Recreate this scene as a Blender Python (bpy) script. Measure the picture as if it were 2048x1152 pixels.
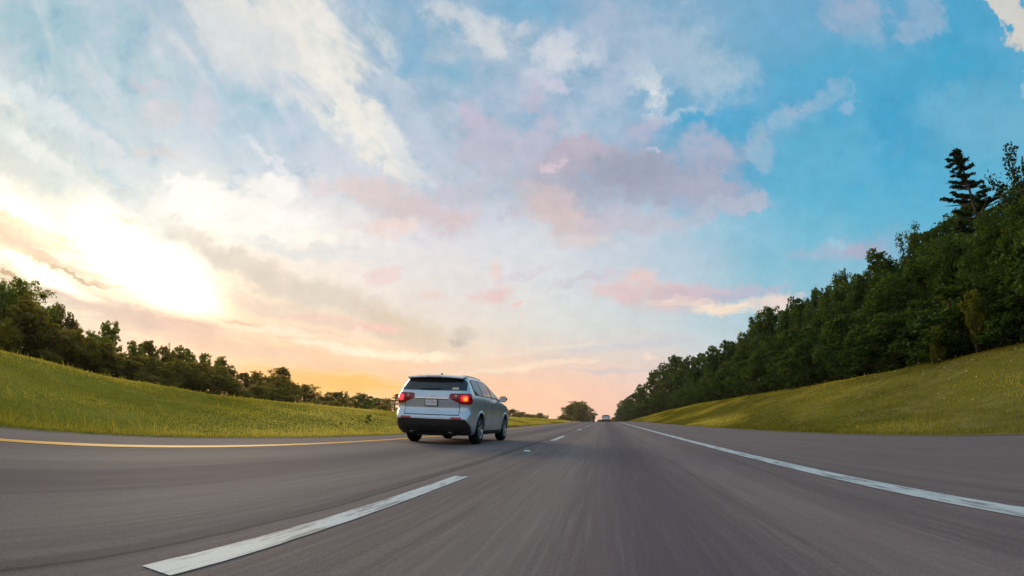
# Highway at sunset: a silver SUV ahead in the left lane, wooded bank on the right, grassy median on the left.
import bpy, bmesh, math, random
import numpy as np
from mathutils import Vector, Matrix, noise as mnoise

for _o in list(bpy.data.objects):
    bpy.data.objects.remove(_o)
scene = bpy.context.scene
COL = scene.collection
rad = math.radians

# ------------------------------------------------------------------ camera (wide action-camera lens)
CAM_H = 0.6359
YAW, PITCH, ROLL = rad(-9.14575), rad(12.48316), rad(1.00756)
F_PX = 1194.794                              # equisolid focal length for a 2048 px wide frame
cy_, sy_, cp_, sp_ = math.cos(YAW), math.sin(YAW), math.cos(PITCH), math.sin(PITCH)
_f = Vector((sy_ * cp_, cy_ * cp_, sp_)); _r = Vector((cy_, -sy_, 0)); _u = _r.cross(_f)
cr_, sr_ = math.cos(ROLL), math.sin(ROLL)
CR = _r * cr_ + _u * sr_; CU = _u * cr_ - _r * sr_; CF = _f
cam_d = bpy.data.cameras.new('camera')
cam = bpy.data.objects.new('camera', cam_d); COL.objects.link(cam)
cam.matrix_world = Matrix(((CR.x, CU.x, -CF.x, 0), (CR.y, CU.y, -CF.y, 0), (CR.z, CU.z, -CF.z, CAM_H), (0, 0, 0, 1)))
cam_d.sensor_width = 36.0
cam_d.lens = 22.0
cam_d.type = 'PANO'
cam_d.panorama_type = 'FISHEYE_EQUISOLID'
cam_d.fisheye_lens = F_PX / 2048 * 36.0
cam_d.fisheye_fov = rad(180)
cam_d.clip_end = 20000
scene.camera = cam

def ray(x, y):                               # direction seen at a point of the 2048 x 1152 photograph
    x -= 1024.0; y = 576.0 - y
    r = math.hypot(x, y) + 1e-9
    th = 2 * math.asin(r / (2 * F_PX)); s = math.sin(th) / r
    return CR * (x * s) + CU * (y * s) + CF * math.cos(th)

def azel(x, y):
    v = ray(x, y)
    return math.degrees(math.atan2(v.x, v.y)), math.degrees(math.asin(v.z))

def at_x(x, y, X):
    v = ray(x, y); t = X / v.x
    return v.y * t, CAM_H + v.z * t

def srgb(c):
    return tuple(((u / 255) / 12.92 if u / 255 <= .04045 else ((u / 255 + .055) / 1.055) ** 2.4) for u in c)

# ------------------------------------------------------------------ sun and exposure
SUN_AZ, SUN_EL = -41.0, 11.5
sun_d = bpy.data.lights.new('sun', 'SUN'); sun = bpy.data.objects.new('sun', sun_d); COL.objects.link(sun)
sun_d.energy = SUN_E = 2.4
sun_d.angle = rad(22)
sun_d.color = (1.0, .76, .50)
_sd = Vector((math.sin(rad(SUN_AZ)) * math.cos(rad(SUN_EL)), math.cos(rad(SUN_AZ)) * math.cos(rad(SUN_EL)), math.sin(rad(SUN_EL))))
sun.rotation_euler = _sd.to_track_quat('Z', 'Y').to_euler()
scene.view_settings.view_transform = 'Standard'
scene.view_settings.look = 'None'
scene.view_settings.exposure = 0.0
scene.view_settings.gamma = 1.0
scene.cycles.max_bounces = 6
scene.cycles.diffuse_bounces = 3
scene.cycles.glossy_bounces = 3
scene.cycles.transmission_bounces = 3
scene.cycles.transparent_max_bounces = 6
scene.cycles.use_denoising = True
# ------------------------------------------------------------------ sky: world shader in azimuth / elevation
world = bpy.data.worlds.new('World'); scene.world = world; world.use_nodes = True
wn = world.node_tree; wn.nodes.clear()
class NT:
    def __init__(s, t): s.t = t
    def n(s, kind, **kw):
        nd = s.t.nodes.new(kind)
        for k, v in kw.items(): setattr(nd, k, v)
        return nd
    def link(s, a, b): s.t.links.new(a, b)
    def put(s, sock, v):
        if hasattr(v, 'is_output'): s.t.links.new(v, sock)
        else: sock.default_value = v
    def m(s, op, a, b=None, c=None, clamp=False):
        nd = s.n('ShaderNodeMath', operation=op, use_clamp=clamp)
        s.put(nd.inputs[0], a)
        if b is not None: s.put(nd.inputs[1], b)
        if c is not None: s.put(nd.inputs[2], c)
        return nd.outputs[0]
    def vm(s, op, a, b=None, out=0):
        nd = s.n('ShaderNodeVectorMath', operation=op)
        s.put(nd.inputs[0], a)
        if b is not None:
            if op == 'SCALE': s.put(nd.inputs['Scale'], b)
            else: s.put(nd.inputs[1], b)
        return nd.outputs[out]
    def comb(s, x, y, z):
        nd = s.n('ShaderNodeCombineXYZ')
        for i, v in enumerate((x, y, z)): s.put(nd.inputs[i], v)
        return nd.outputs[0]
    def noise(s, vec, scale, detail=4, rough=.55, dist=0.0, lac=2.0, color=False):
        nd = s.n('ShaderNodeTexNoise')
        s.put(nd.inputs['Vector'], vec)
        nd.inputs['Scale'].default_value = scale; nd.inputs['Detail'].default_value = detail
        nd.inputs['Roughness'].default_value = rough; nd.inputs['Distortion'].default_value = dist
        nd.inputs['Lacunarity'].default_value = lac
        return nd.outputs[1] if color else nd.outputs[0]
    def mix(s, fac, a, b, mode='MIX'):
        nd = s.n('ShaderNodeMixRGB', blend_type=mode)
        s.put(nd.inputs[0], fac); s.put(nd.inputs[1], a); s.put(nd.inputs[2], b)
        return nd.outputs[0]
    def rng(s, v, a, b, c=0.0, d=1.0, kind='SMOOTHSTEP'):
        nd = s.n('ShaderNodeMapRange', interpolation_type=kind)
        s.put(nd.inputs[0], v)
        for i, q in enumerate((a, b, c, d)): s.put(nd.inputs[i + 1], q)
        return nd.outputs[0]
    def ramp(s, v, stops, interp='LINEAR'):
        nd = s.n('ShaderNodeValToRGB'); cr = nd.color_ramp; cr.interpolation = interp
        s.put(nd.inputs[0], v)
        while len(cr.elements) > 1: cr.elements.remove(cr.elements[-1])
        cr.elements[0].position = stops[0][0]; cr.elements[0].color = (*stops[0][1], 1)
        for p, c in stops[1:]:
            e = cr.elements.new(p); e.color = (*c, 1)
        return nd.outputs[0]

W = NT(wn)
geo = W.n('ShaderNodeTexCoord').outputs['Generated']
sep = W.n('ShaderNodeSeparateXYZ'); W.link(geo, sep.inputs[0])
AZ = W.m('MULTIPLY', W.m('ARCTAN2', sep.outputs[0], sep.outputs[1]), 180 / math.pi)
EL = W.m('MULTIPLY', W.m('ARCSINE', sep.outputs[2]), 180 / math.pi)
AE = W.comb(AZ, EL, 0.0)

# broad colour of the air and thin high cloud: anchors read off the sky, spread over bands of elevation
ANCH = [
 (0,0,(128,184,204)),(110,40,(140,190,208)),(220,100,(152,196,212)),(330,60,(180,198,214)),(90,100,(140,190,208)),(0,80,(150,195,208)),
 (0,200,(215,228,228)),(100,190,(198,216,224)),(200,210,(190,213,222)),(300,250,(190,212,222)),(150,320,(205,222,226)),(250,340,(202,220,228)),
 (50,320,(232,236,226)),(0,380,(253,250,225)),(120,400,(253,250,232)),(230,400,(222,228,228)),(0,460,(252,235,200)),(0,520,(255,244,205)),
 (330,350,(214,222,228)),(390,260,(186,208,222)),(420,130,(172,198,214)),(480,60,(205,212,218)),(520,200,(165,196,215)),(520,260,(158,196,216)),
 (580,240,(160,198,218)),(470,310,(190,208,222)),(600,310,(200,210,225)),(680,320,(165,196,216)),(440,480,(255,250,240)),(300,420,(253,250,242)),
 (600,100,(225,226,222)),(720,30,(145,180,206)),(770,100,(150,182,208)),(850,60,(168,190,208)),(860,150,(140,180,206)),(760,170,(170,192,212)),
 (900,130,(165,190,208)),(830,240,(166,190,212)),(900,280,(168,192,212)),(800,330,(185,200,215)),(950,180,(165,186,208)),(1000,100,(175,195,212)),
 (1060,15,(125,172,202)),(1160,20,(158,180,206)),(1200,80,(160,184,208)),(1000,230,(165,186,210)),(1080,200,(170,190,212)),(1180,220,(165,190,212)),
 (1060,350,(180,190,205)),(960,370,(185,195,208)),(1250,260,(158,185,210)),(1350,40,(150,182,206)),(1420,100,(135,178,205)),(1380,220,(90,168,206)),
 (1460,220,(75,166,208)),(1500,40,(118,172,202)),(1560,130,(80,168,208)),(1650,130,(70,166,206)),(1640,60,(110,172,204)),(1760,110,(85,170,206)),
 (1900,40,(45,158,202)),(1900,130,(70,168,206)),(1980,120,(50,160,200)),(1800,210,(48,160,204)),(2040,220,(90,172,206)),(1960,260,(105,175,205)),
 (1700,300,(75,170,208)),(1560,330,(78,170,208)),(1450,330,(95,172,208)),(1760,360,(72,172,212)),(1900,350,(80,176,212)),(2040,380,(90,180,212)),
 (1650,420,(88,180,214)),(1540,430,(110,184,214)),(1780,440,(100,182,212)),(1440,480,(150,196,218)),(1600,500,(128,192,214)),(1560,570,(140,194,212)),
 (1700,560,(140,190,212)),(1850,560,(130,188,212)),(2040,560,(120,186,212)),
 (700,400,(225,222,226)),(640,370,(225,225,230)),(600,420,(245,238,235)),(700,470,(240,232,232)),(640,490,(250,242,232)),(850,470,(225,222,232)),
 (950,440,(205,212,226)),(1010,480,(215,220,230)),(1050,520,(228,228,230)),(900,530,(232,228,230)),(800,530,(240,230,225)),(700,540,(245,235,225)),
 (1200,500,(200,210,222)),(1150,540,(218,222,228)),(1300,480,(178,202,220)),(1380,530,(185,206,220)),(1250,540,(212,216,224)),
 (560,480,(250,243,232)),(620,560,(238,225,210)),(550,600,(242,222,202)),(480,560,(250,232,205)),(750,590,(238,225,212)),(830,600,(230,222,215)),
 (950,640,(232,226,218)),(1100,620,(222,225,222)),(1250,640,(208,220,222)),(1400,660,(190,212,220)),(1000,600,(230,222,222)),(1500,640,(175,205,216)),
 (870,650,(238,222,205)),(720,690,(250,230,205)),(600,660,(246,218,192)),(450,640,(250,215,180)),(960,690,(235,225,210)),(1100,690,(225,224,214)),
 (1250,700,(222,216,210)),(1400,700,(210,212,212)),(1600,700,(190,205,212)),(1900,700,(170,198,212)),
 (1000,730,(242,204,178)),(1150,740,(238,198,180)),(1300,740,(228,206,196)),(850,730,(248,196,160)),(700,730,(247,192,150)),(1100,790,(252,196,168)),
 (1220,800,(250,198,174)),(1220,835,(250,200,176)),(1000,780,(254,190,142)),(850,790,(252,198,152)),(720,770,(252,198,148)),(640,740,(250,190,142)),
 (560,720,(246,192,158)),(450,690,(238,198,176)),(350,660,(230,198,180)),(250,640,(226,198,182)),(150,620,(224,202,188)),(60,600,(240,225,200)),
 (640,790,(255,192,118)),(1100,835,(250,205,170)),(500,760,(252,186,124)),(300,720,(236,196,165)),(100,700,(230,196,170)),
 (300,560,(255,250,225)),(200,520,(253,240,212)),(120,560,(255,250,220)),(380,470,(255,250,238)),(100,450,(255,245,215)),
 (30,640,(240,220,190)),(0,560,(255,240,200)),
]
FAR = [(-75,42,(150,190,208)),(-40,50,(150,186,208)),(0,52,(140,176,204)),(40,48,(100,165,205)),(0,75,(110,160,200)),(90,75,(120,165,205)),(-90,75,(150,185,208)),(180,75,(120,165,205)),
 (70,30,(85,170,210)),(75,10,(120,186,212)),(75,0,(170,200,215)),(110,40,(150,185,212)),(110,10,(190,208,222)),(150,40,(165,195,218)),(150,10,(214,216,226)),(179,40,(170,198,220)),
 (179,10,(222,218,226)),(-179,40,(170,198,220)),(-179,10,(222,218,226)),(-140,40,(170,198,216)),(-140,10,(220,216,218)),(-100,30,(180,205,215)),(-100,8,(226,218,205)),(-80,20,(215,225,220)),(-80,5,(245,220,180))]  # unseen sky, made up; brightened behind the camera to light what faces it
_pts = [(*azel(x, y), srgb(c)) for x, y, c in ANCH] + [(a, e, srgb(c)) for a, e, c in FAR]
_pa = np.array([[p[0], p[1]] for p in _pts]); _pc = np.array([p[2] for p in _pts])
def field(a, e):
    da = (_pa[:, 0] - a + 180) % 360 - 180
    da = da * math.cos(rad(min(e, 60)))
    de = _pa[:, 1] - e
    d2 = da * da + de * de * 2.0
    sc = np.where(np.arange(len(_pa)) >= len(ANCH), 9.0, 1.6)
    w = np.exp(-d2 / (2 * (sc * 1.7) ** 2)) + 1e-4 / (d2 + 4.0) ** 2
    return tuple(float(v) for v in (w[:, None] * _pc).sum(0) / w.sum())
BANDS = [-3, 0, 1.6, 3.2, 5, 7, 9, 11.2, 13.5, 16, 18.6, 21.4, 24.4, 27.6, 31, 34.6, 38.5, 43, 52, 75]
STOPS = [-179, -130, -95, -80] + [-72 + i * (54 + 72) / 23 for i in range(24)] + [75, 110, 150, 179]
w1 = W.noise(AE, .055, 5, .6, color=True)
w2 = W.noise(AE, .22, 4, .6, color=True)
warp = W.vm('ADD', W.vm('SCALE', W.vm('SUBTRACT', w1, (.5, .5, .5)), 9.0), W.vm('SCALE', W.vm('SUBTRACT', w2, (.5, .5, .5)), 3.0))
damp = W.rng(EL, 0.0, 14.0, .25, 1.0, 'LINEAR')
AEw = W.vm('ADD', AE, W.vm('SCALE', warp, damp))
sw = W.n('ShaderNodeSeparateXYZ'); W.link(AEw, sw.inputs[0])
azn = W.m('MULTIPLY_ADD', sw.outputs[0], 1 / 360, .5)
eln = sw.outputs[1]
sky = None
for i, b in enumerate(BANDS):
    col = W.ramp(azn, [((a + 180) / 360, field(a, b)) for a in STOPS])
    if sky is None: sky = col
    else: sky = W.mix(W.rng(eln, float(BANDS[i - 1]), float(b), kind='LINEAR'), sky, col)

# clouds: (x, y, half length, half width, slant, colour, cover, texture, crispness) - each an ellipse of sky torn by noise
# texture p = puffy, s = streaks running down to the right, h = flat streaks
CL = [
 # high thin streaks on the left
 (120,235,210,20,33,(216,226,230),.65,'s',0),(240,310,200,15,33,(226,228,230),.7,'s',0),(70,205,110,14,36,(224,234,234),.6,'s',0),(16,198,50,14,36,(244,242,230),.6,'p',0),
 (330,240,120,18,30,(205,216,226),.45,'s',0),(60,290,150,16,35,(232,238,234),.6,'s',0),(170,365,170,16,33,(244,244,236),.65,'s',0),(190,250,90,12,33,(176,205,220),.5,'s',0),(200,330,90,10,33,(198,220,228),.6,'s',0),
 # big white plume
 (560,70,190,85,25,(232,230,224),.95,'s',0),(640,130,130,60,55,(234,232,225),.9,'s',0),(690,200,120,34,60,(238,235,227),.9,'s',0),(745,262,110,32,48,(240,236,228),.9,'s',0),
 (470,90,110,55,20,(214,218,222),.7,'s',0),(800,310,90,16,48,(214,220,226),.6,'s',0),(730,320,70,14,55,(206,214,226),.6,'s',0),(560,175,120,20,8,(214,218,226),.5,'s',0),(820,240,110,30,45,(196,206,220),.6,'s',0),
 (560,330,80,10,40,(236,236,240),.7,'s',0),(620,300,60,25,20,(206,212,226),.6,'p',0),
 # blue gaps beside it
 (830,70,24,70,10,(122,172,205),.55,'p',0),(870,146,70,20,-8,(124,176,206),.6,'p',0),(920,160,22,22,0,(125,178,206),.6,'p',0),(1060,10,90,34,0,(112,170,204),.8,'p',0),(810,100,45,35,40,(130,176,206),.6,'p',0),
 # white patches, top centre
 (940,50,90,28,18,(206,212,218),.8,'p',0),(975,85,35,22,30,(210,215,220),.8,'p',0),(1135,105,62,34,8,(216,220,226),.9,'p',0),(1110,140,40,24,-20,(205,210,222),.7,'p',0),(1290,150,48,26,40,(214,222,228),.85,'p',0),(1312,185,26,34,0,(222,226,230),.95,'p',0),
 (1370,130,120,62,8,(166,192,211),.75,'p',0),(1440,135,34,44,0,(172,196,212),.6,'p',0),(1350,232,60,12,-10,(196,212,224),.55,'p',0),(1250,90,110,60,0,(164,184,208),.6,'p',0),(1120,180,30,12,20,(206,204,220),.7,'p',0),
 (1400,245,75,16,-8,(60,164,208),.6,'p',0),
 # mauve clouds in the middle
 (970,285,66,44,20,(190,184,202),.65,'p',0),(945,235,26,24,0,(196,188,208),.8,'p',0),(1070,275,28,62,10,(192,188,208),.8,'p',0),(1065,200,20,40,10,(190,186,208),.6,'p',0),(1290,250,50,22,-15,(176,178,202),.7,'p',0),
 (1150,325,80,36,5,(186,178,194),.95,'p',1),(1245,360,200,54,-14,(172,172,190),.85,'p',0),(1330,345,130,50,-12,(160,166,188),.75,'p',0),(1250,350,90,24,-14,(154,160,180),.6,'p',0),(1390,295,56,34,-10,(168,180,204),.75,'p',0),(1420,380,90,40,0,(172,174,196),.85,'p',0),
 (1100,405,64,34,20,(212,194,194),.75,'p',0),(1130,440,70,24,12,(214,196,196),.9,'p',0),(1165,475,64,22,5,(220,204,202),.7,'p',0),(1270,440,130,22,-4,(196,192,206),.75,'p',0),(1480,400,56,20,-15,(176,186,206),.85,'p',1),(1108,328,24,10,0,(222,204,212),.7,'p',1),
 (1310,302,20,9,0,(200,194,212),.8,'p',1),(900,390,80,18,-10,(196,192,206),.7,'p',0),
 (740,372,70,24,12,(226,210,208),.85,'p',0),(800,405,74,40,25,(216,204,206),.75,'p',0),(850,438,90,26,8,(212,198,202),.75,'p',0),(780,460,60,14,5,(240,218,210),.8,'p',0),(640,360,50,18,10,(230,218,220),.7,'p',0),(920,425,45,16,-20,(216,196,198),.7,'p',0),
 # scraps in the blue on the right
 (1600,225,105,17,-36,(168,184,208),.9,'p',1),(1580,255,80,30,-34,(120,178,208),.8,'p',0),(1512,292,26,48,4,(152,182,206),.9,'p',1),(1690,208,16,15,0,(180,190,212),.75,'p',0),(1640,300,110,48,-10,(98,175,208),.8,'p',0),(1700,350,100,16,-30,(98,176,210),.6,'p',0),
 (1722,28,64,30,0,(160,176,202),.8,'p',0),(1740,60,40,30,10,(140,176,204),.7,'p',0),(1840,26,50,34,-20,(146,176,204),.8,'p',1),(1680,160,100,70,0,(85,170,206),.5,'p',0),(1960,240,90,70,0,(112,178,208),.6,'p',0),(1550,60,90,60,0,(112,170,204),.6,'p',0),
 (2012,4,78,26,38,(206,206,202),1.0,'p',2),(2050,40,36,46,10,(208,206,198),1.0,'p',2),(2046,165,12,18,0,(150,188,210),.8,'p',1),(1900,120,40,30,40,(70,168,206),.5,'p',0),
 (1720,494,54,20,-12,(170,176,200),.95,'p',1),(1625,515,44,12,-5,(158,184,208),.8,'p',1),(1780,480,50,26,0,(140,180,208),.6,'p',0),(1660,490,18,8,0,(150,200,220),.7,'p',0),
 # low bank on the right
 (1275,552,34,24,-20,(236,204,198),.8,'p',0),(1250,580,70,16,0,(226,204,204),.85,'p',0),(1330,594,95,26,4,(224,192,192),.75,'p',0),(1400,585,100,16,-4,(208,190,200),.9,'p',0),(1490,585,70,10,-2,(186,186,204),.85,'p',1),(1470,612,120,15,2,(246,226,206),1.0,'h',0),(1560,602,50,14,-4,(242,216,204),.8,'p',0),
 (1160,563,55,8,-12,(204,200,212),.8,'p',0),(1215,550,40,7,-12,(212,204,214),.7,'p',0),
 (985,592,32,18,-12,(236,200,196),.8,'p',0),(985,545,13,20,0,(236,210,206),.7,'p',0),(872,595,32,12,0,(240,212,204),.65,'p',0),(765,550,34,14,-18,(238,210,206),.65,'p',0),(1028,612,14,6,-10,(240,204,196),.8,'p',1),(1050,545,60,6,-14,(214,208,216),.6,'p',0),
 # pink puffs top left
 (315,222,34,24,0,(218,212,214),.6,'p',0),(415,212,26,36,-25,(208,208,218),.65,'p',0),(305,168,26,8,0,(210,205,216),.7,'p',0),(308,300,38,16,5,(230,216,212),.6,'p',0),
 # bright cumulus above the sun
 (430,400,100,34,8,(254,252,244),.9,'p',1),(380,382,44,24,-10,(254,252,246),.8,'p',1),(545,372,62,26,5,(252,248,242),.85,'p',1),(500,430,140,30,3,(255,251,244),.8,'p',0),(590,470,130,12,-4,(255,250,238),.8,'h',0),
 # grey and beige bands running down to the right under it
 (450,515,120,26,24,(228,220,206),.8,'p',0),(560,560,140,32,24,(230,216,198),.75,'p',0),(680,605,150,32,18,(224,212,196),.75,'p',0),(800,655,120,28,20,(226,206,184),.8,'p',0),(850,690,60,12,20,(232,210,188),.7,'s',0),(620,500,120,14,8,(222,224,224),.6,'h',0),(560,620,120,16,14,(240,218,198),.7,'s',0),
 (735,650,66,11,3,(247,206,192),.95,'p',0),(640,640,70,9,5,(244,212,194),.8,'h',0),(922,676,24,14,-15,(210,198,186),.7,'p',0),(905,690,18,5,0,(206,192,178),.8,'p',1),
 # warm clouds at the left edge
 (110,490,100,15,20,(242,206,172),.95,'h',1),(40,470,80,14,22,(246,214,182),.85,'h',1),(80,515,120,9,20,(240,208,178),.9,'h',0),(8,432,26,7,24,(240,206,172),.9,'h',1),(120,540,70,4,22,(212,184,150),.9,'h',1),(14,545,26,5,22,(214,176,134),.95,'h',1),(10,560,30,3,15,(225,190,150),.8,'h',1),(250,430,34,7,15,(246,226,206),.8,'p',1),(215,570,30,3,12,(235,205,175),.8,'h',0),
 # dusky bank beneath the sun, then the glow at the horizon
 (180,612,170,19,17,(226,204,186),.95,'h',0),(350,655,170,22,12,(238,206,184),.95,'h',0),(520,700,160,20,8,(246,208,178),.9,'h',0),(150,585,70,6,16,(250,225,195),.7,'h',0),(480,642,46,5,6,(238,192,164),.95,'h',1),(390,650,50,5,6,(232,196,172),.8,'h',0),(610,660,70,5,8,(240,208,184),.7,'h',0),(600,678,46,4,6,(234,200,172),.9,'h',1),
 (720,700,110,8,6,(255,242,214),.9,'h',0),(640,685,70,6,8,(255,240,212),.8,'h',0),(820,712,90,7,2,(253,238,208),.8,'h',0),(540,655,90,8,8,(255,240,212),.8,'h',0),
 (700,735,150,9,4,(244,204,168),.8,'h',0),(960,735,160,7,-2,(242,214,188),.7,'h',0),(1060,752,130,5,3,(240,204,180),.8,'h',0),(1050,735,150,5,-6,(250,226,200),.7,'h',0),
 (660,772,150,26,3,(255,190,98),.85,'h',0),(560,752,90,18,8,(253,192,118),.7,'h',0),(860,790,110,14,0,(255,202,140),.6,'h',0),
 (1228,742,70,4,0,(214,200,198),.85,'h',0),(1240,692,110,7,-6,(206,206,214),.75,'h',0),(1330,690,70,6,-6,(204,206,214),.6,'h',0),(1300,716,18,9,0,(250,226,206),.8,'p',0),(1120,700,140,5,-5,(238,226,208),.6,'h',0),(1190,708,100,6,-6,(220,210,206),.5,'h',0),
]
GLOWS = [(362,580,7.2,3.9,-25,2.6),(245,505,10,4.3,-32,2.2),(60,440,15,3.6,-20,.9),(110,568,15,1.5,-17,1.6),(400,425,10,4,0,.12)]
npf = W.noise(W.vm('MULTIPLY', AE, (1.0, 1.25, 1.0)), .20, 7, .62, .15)
_rs = W.n('ShaderNodeMapping', vector_type='POINT'); W.link(AE, _rs.inputs[0])
_rs.inputs['Rotation'].default_value = (0, 0, rad(36)); _rs.inputs['Scale'].default_value = (1, 1, 1)
npf2 = W.noise(W.vm('MULTIPLY', AE, (1.0, 1.3, 1.0)), .55, 5, .65, .3)
nst = W.noise(W.vm('MULTIPLY', _rs.outputs[0], (.42, 1.6, 1.0)), .20, 5, .55, .5)
nhz = W.noise(W.vm('MULTIPLY', AE, (.35, 2.4, 1.0)), .30, 6, .6, .1)
wc = W.noise(AE, .16, 6, .65, color=True)
AEc = W.vm('ADD', AE, W.vm('SCALE', W.vm('MULTIPLY', W.vm('SUBTRACT', wc, (.5, .5, .5)), (1.0, .7, 0)), W.rng(EL, 1.0, 22.0, 2.0, 8.0, 'LINEAR')))
wc2 = W.noise(AE, .75, 5, .7, color=True)
AEc = W.vm('ADD', AEc, W.vm('SCALE', W.vm('MULTIPLY', W.vm('SUBTRACT', wc2, (.5, .5, .5)), (1.0, .7, 0)), W.rng(EL, 1.0, 16.0, .6, 2.6, 'LINEAR')))
BLOBS = []
for (x, y, a, b, ang, c, cov, kind, crisp) in CL:
    c0 = azel(x, y)
    def dv(dx, dy):
        q = azel(x + dx, y + dy); return np.array([q[0] - c0[0], q[1] - c0[1]])
    t = rad(ang); g = .5
    e1 = dv(g * math.cos(t), g * math.sin(t)) / g; e2 = dv(-g * math.sin(t), g * math.cos(t)) / g
    Mx = np.column_stack([e1 * a * 1.62, e2 * b * 1.7])
    U, S, Vt = np.linalg.svd(Mx)
    if np.linalg.det(U) < 0: U[:, 1] *= -1
    ex = np.sqrt((Mx ** 2).sum(1)); pad = 2.0 + .12 * c0[1]
    BLOBS.append(dict(c=c0, S=S, r=math.atan2(U[1, 0], U[0, 0]), col=srgb(c), cov=cov, kind=kind, crisp=crisp,
                      box=(c0[0] - ex[0] - pad, c0[0] + ex[0] + pad, c0[1] - ex[1] - pad * .7, c0[1] + ex[1] + pad * .7)))
SHARED = ('Sky', 'Vec', 'P', 'S', 'H', 'Fine', 'Mottle', 'Glow')
def cloud(G, gi, col, q):
    mp = G.n('ShaderNodeMapping', vector_type='TEXTURE'); G.link(gi['Vec'], mp.inputs[0])
    mp.inputs['Location'].default_value = (q['c'][0], q['c'][1], 0); mp.inputs['Rotation'].default_value = (0, 0, q['r'])
    mp.inputs['Scale'].default_value = (float(q['S'][0]), float(q['S'][1]), 1)
    gr = G.n('ShaderNodeTexGradient', gradient_type='SPHERICAL'); G.link(mp.outputs[0], gr.inputs[0])
    d = G.m('MULTIPLY_ADD', gi[q['kind'].upper()], {0: 2.1, 1: 2.3, 2: 1.3}[q['crisp']], gr.outputs[1])
    lo, hi = {0: (.0, .80), 1: (.10, .64), 2: (.22, .46)}[q['crisp']]
    al = G.rng(d, lo, hi, 0.0, q['cov'])
    al = G.m('MULTIPLY', al, G.m('MULTIPLY', gr.outputs[1], 3.5, clamp=True))
    return G.mix(al, col, (*q['col'], 1))
npk = W.m('SUBTRACT', npf, .5); nsk = W.m('SUBTRACT', nst, .5); nhk = W.m('SUBTRACT', nhz, .5)
fine = W.rng(npf2, .3, .7, .955, 1.045, 'LINEAR')
mot = W.rng(npf, .3, .7, .97, 1.03, 'LINEAR'); mot = W.m('MULTIPLY', W.m('MULTIPLY', mot, fine), W.rng(EL, 1.0, 8.0, 1.10, 1.0, 'LINEAR')); mot3 = W.comb(mot, mot, mot)

# thin veil of broken high cloud everywhere above the horizon haze
veil = W.m('MULTIPLY', W.rng(npf, .44, .66, 0.0, .42), W.rng(EL, 8.0, 22.0))
veil = W.m('MULTIPLY', veil, W.rng(AZ, 0.0, 22.0, 1.0, .12))
sky = W.mix(veil, sky, (*srgb((206, 208, 220)), 1))
gap = W.m('MULTIPLY', W.rng(npf, .46, .28, 0.0, .45), W.rng(EL, 12.0, 24.0))
sky = W.mix(gap, sky, (*srgb((110, 172, 208)), 1))
cir = W.m('MULTIPLY', W.rng(nst, .44, .74, 0.0, .34), W.m('MULTIPLY', W.rng(AZ, -8.0, -35.0), W.rng(EL, 9.0, 17.0)))
sky = W.mix(cir, sky, (*srgb((236, 236, 234)), 1))
# a physical clear sky underneath, seen through the thinnest air only
nis = W.n('ShaderNodeTexSky', sky_type='NISHITA'); nis.sun_disc = False
nis.sun_elevation = rad(SUN_EL); nis.sun_rotation = rad(SUN_AZ); nis.altitude = 200; nis.dust_density = 2.0
sky = W.mix(.04, sky, W.vm('SCALE', nis.outputs[0], .10))

def glow(x, y, w1d, w2d, slant):             # light of the hidden sun on the cloud round it
    c0 = azel(x, y)
    mp = W.n('ShaderNodeMapping', vector_type='TEXTURE'); W.link(AEc, mp.inputs[0])
    mp.inputs['Location'].default_value = (c0[0], c0[1], 0); mp.inputs['Rotation'].default_value = (0, 0, rad(slant))
    mp.inputs['Scale'].default_value = (w1d, w2d, 1)
    gr = W.n('ShaderNodeTexGradient', gradient_type='QUADRATIC_SPHERE'); W.link(mp.outputs[0], gr.inputs[0])
    return gr.outputs[1]
gl = None
for g in GLOWS:
    v = W.m('MULTIPLY', glow(*g[:5]), g[5])
    gl = v if gl is None else W.m('ADD', gl, v)
line = W.rng(W.m('MULTIPLY_ADD', W.m('SUBTRACT', npf, .5), 10.0, AZ), -61.0, -30.0, 8.3, 7.4, 'LINEAR')
above = W.m('SUBTRACT', W.m('MULTIPLY_ADD', nhz, 2.6, EL), line)
gl = W.m('MULTIPLY', gl, W.rng(above, .2, 1.9, .03, 1.0))
glc = W.comb(gl, W.m('MULTIPLY', gl, .88), W.m('MULTIPLY', gl, .62))
def tile_group(qs):
    g = bpy.data.node_groups.new('sky_tile', 'ShaderNodeTree')
    for nm in SHARED:
        g.interface.new_socket(nm, in_out='INPUT', socket_type='NodeSocket' + {'Sky': 'Color', 'Mottle': 'Color', 'Glow': 'Color', 'Vec': 'Vector'}.get(nm, 'Float'))
    g.interface.new_socket('Out', in_out='OUTPUT', socket_type='NodeSocketShader')
    G = NT(g); gi = G.n('NodeGroupInput').outputs; go = G.n('NodeGroupOutput')
    col = gi['Sky']
    for q in qs: col = cloud(G, gi, col, q)
    col = G.mix(1.0, G.mix(1.0, col, gi['Mottle'], 'MULTIPLY'), gi['Glow'], 'ADD')
    bg = G.n('ShaderNodeBackground'); G.link(col, bg.inputs[0]); bg.inputs[1].default_value = 1.0
    G.link(bg.outputs[0], go.inputs[0])
    nd = W.n('ShaderNodeGroup'); nd.node_tree = g
    for nm, so in zip(SHARED, (sky, AEc, npk, nsk, nhk, fine, mot3, glc)): W.link(so, nd.inputs[nm])
    return nd.outputs[0]
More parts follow.
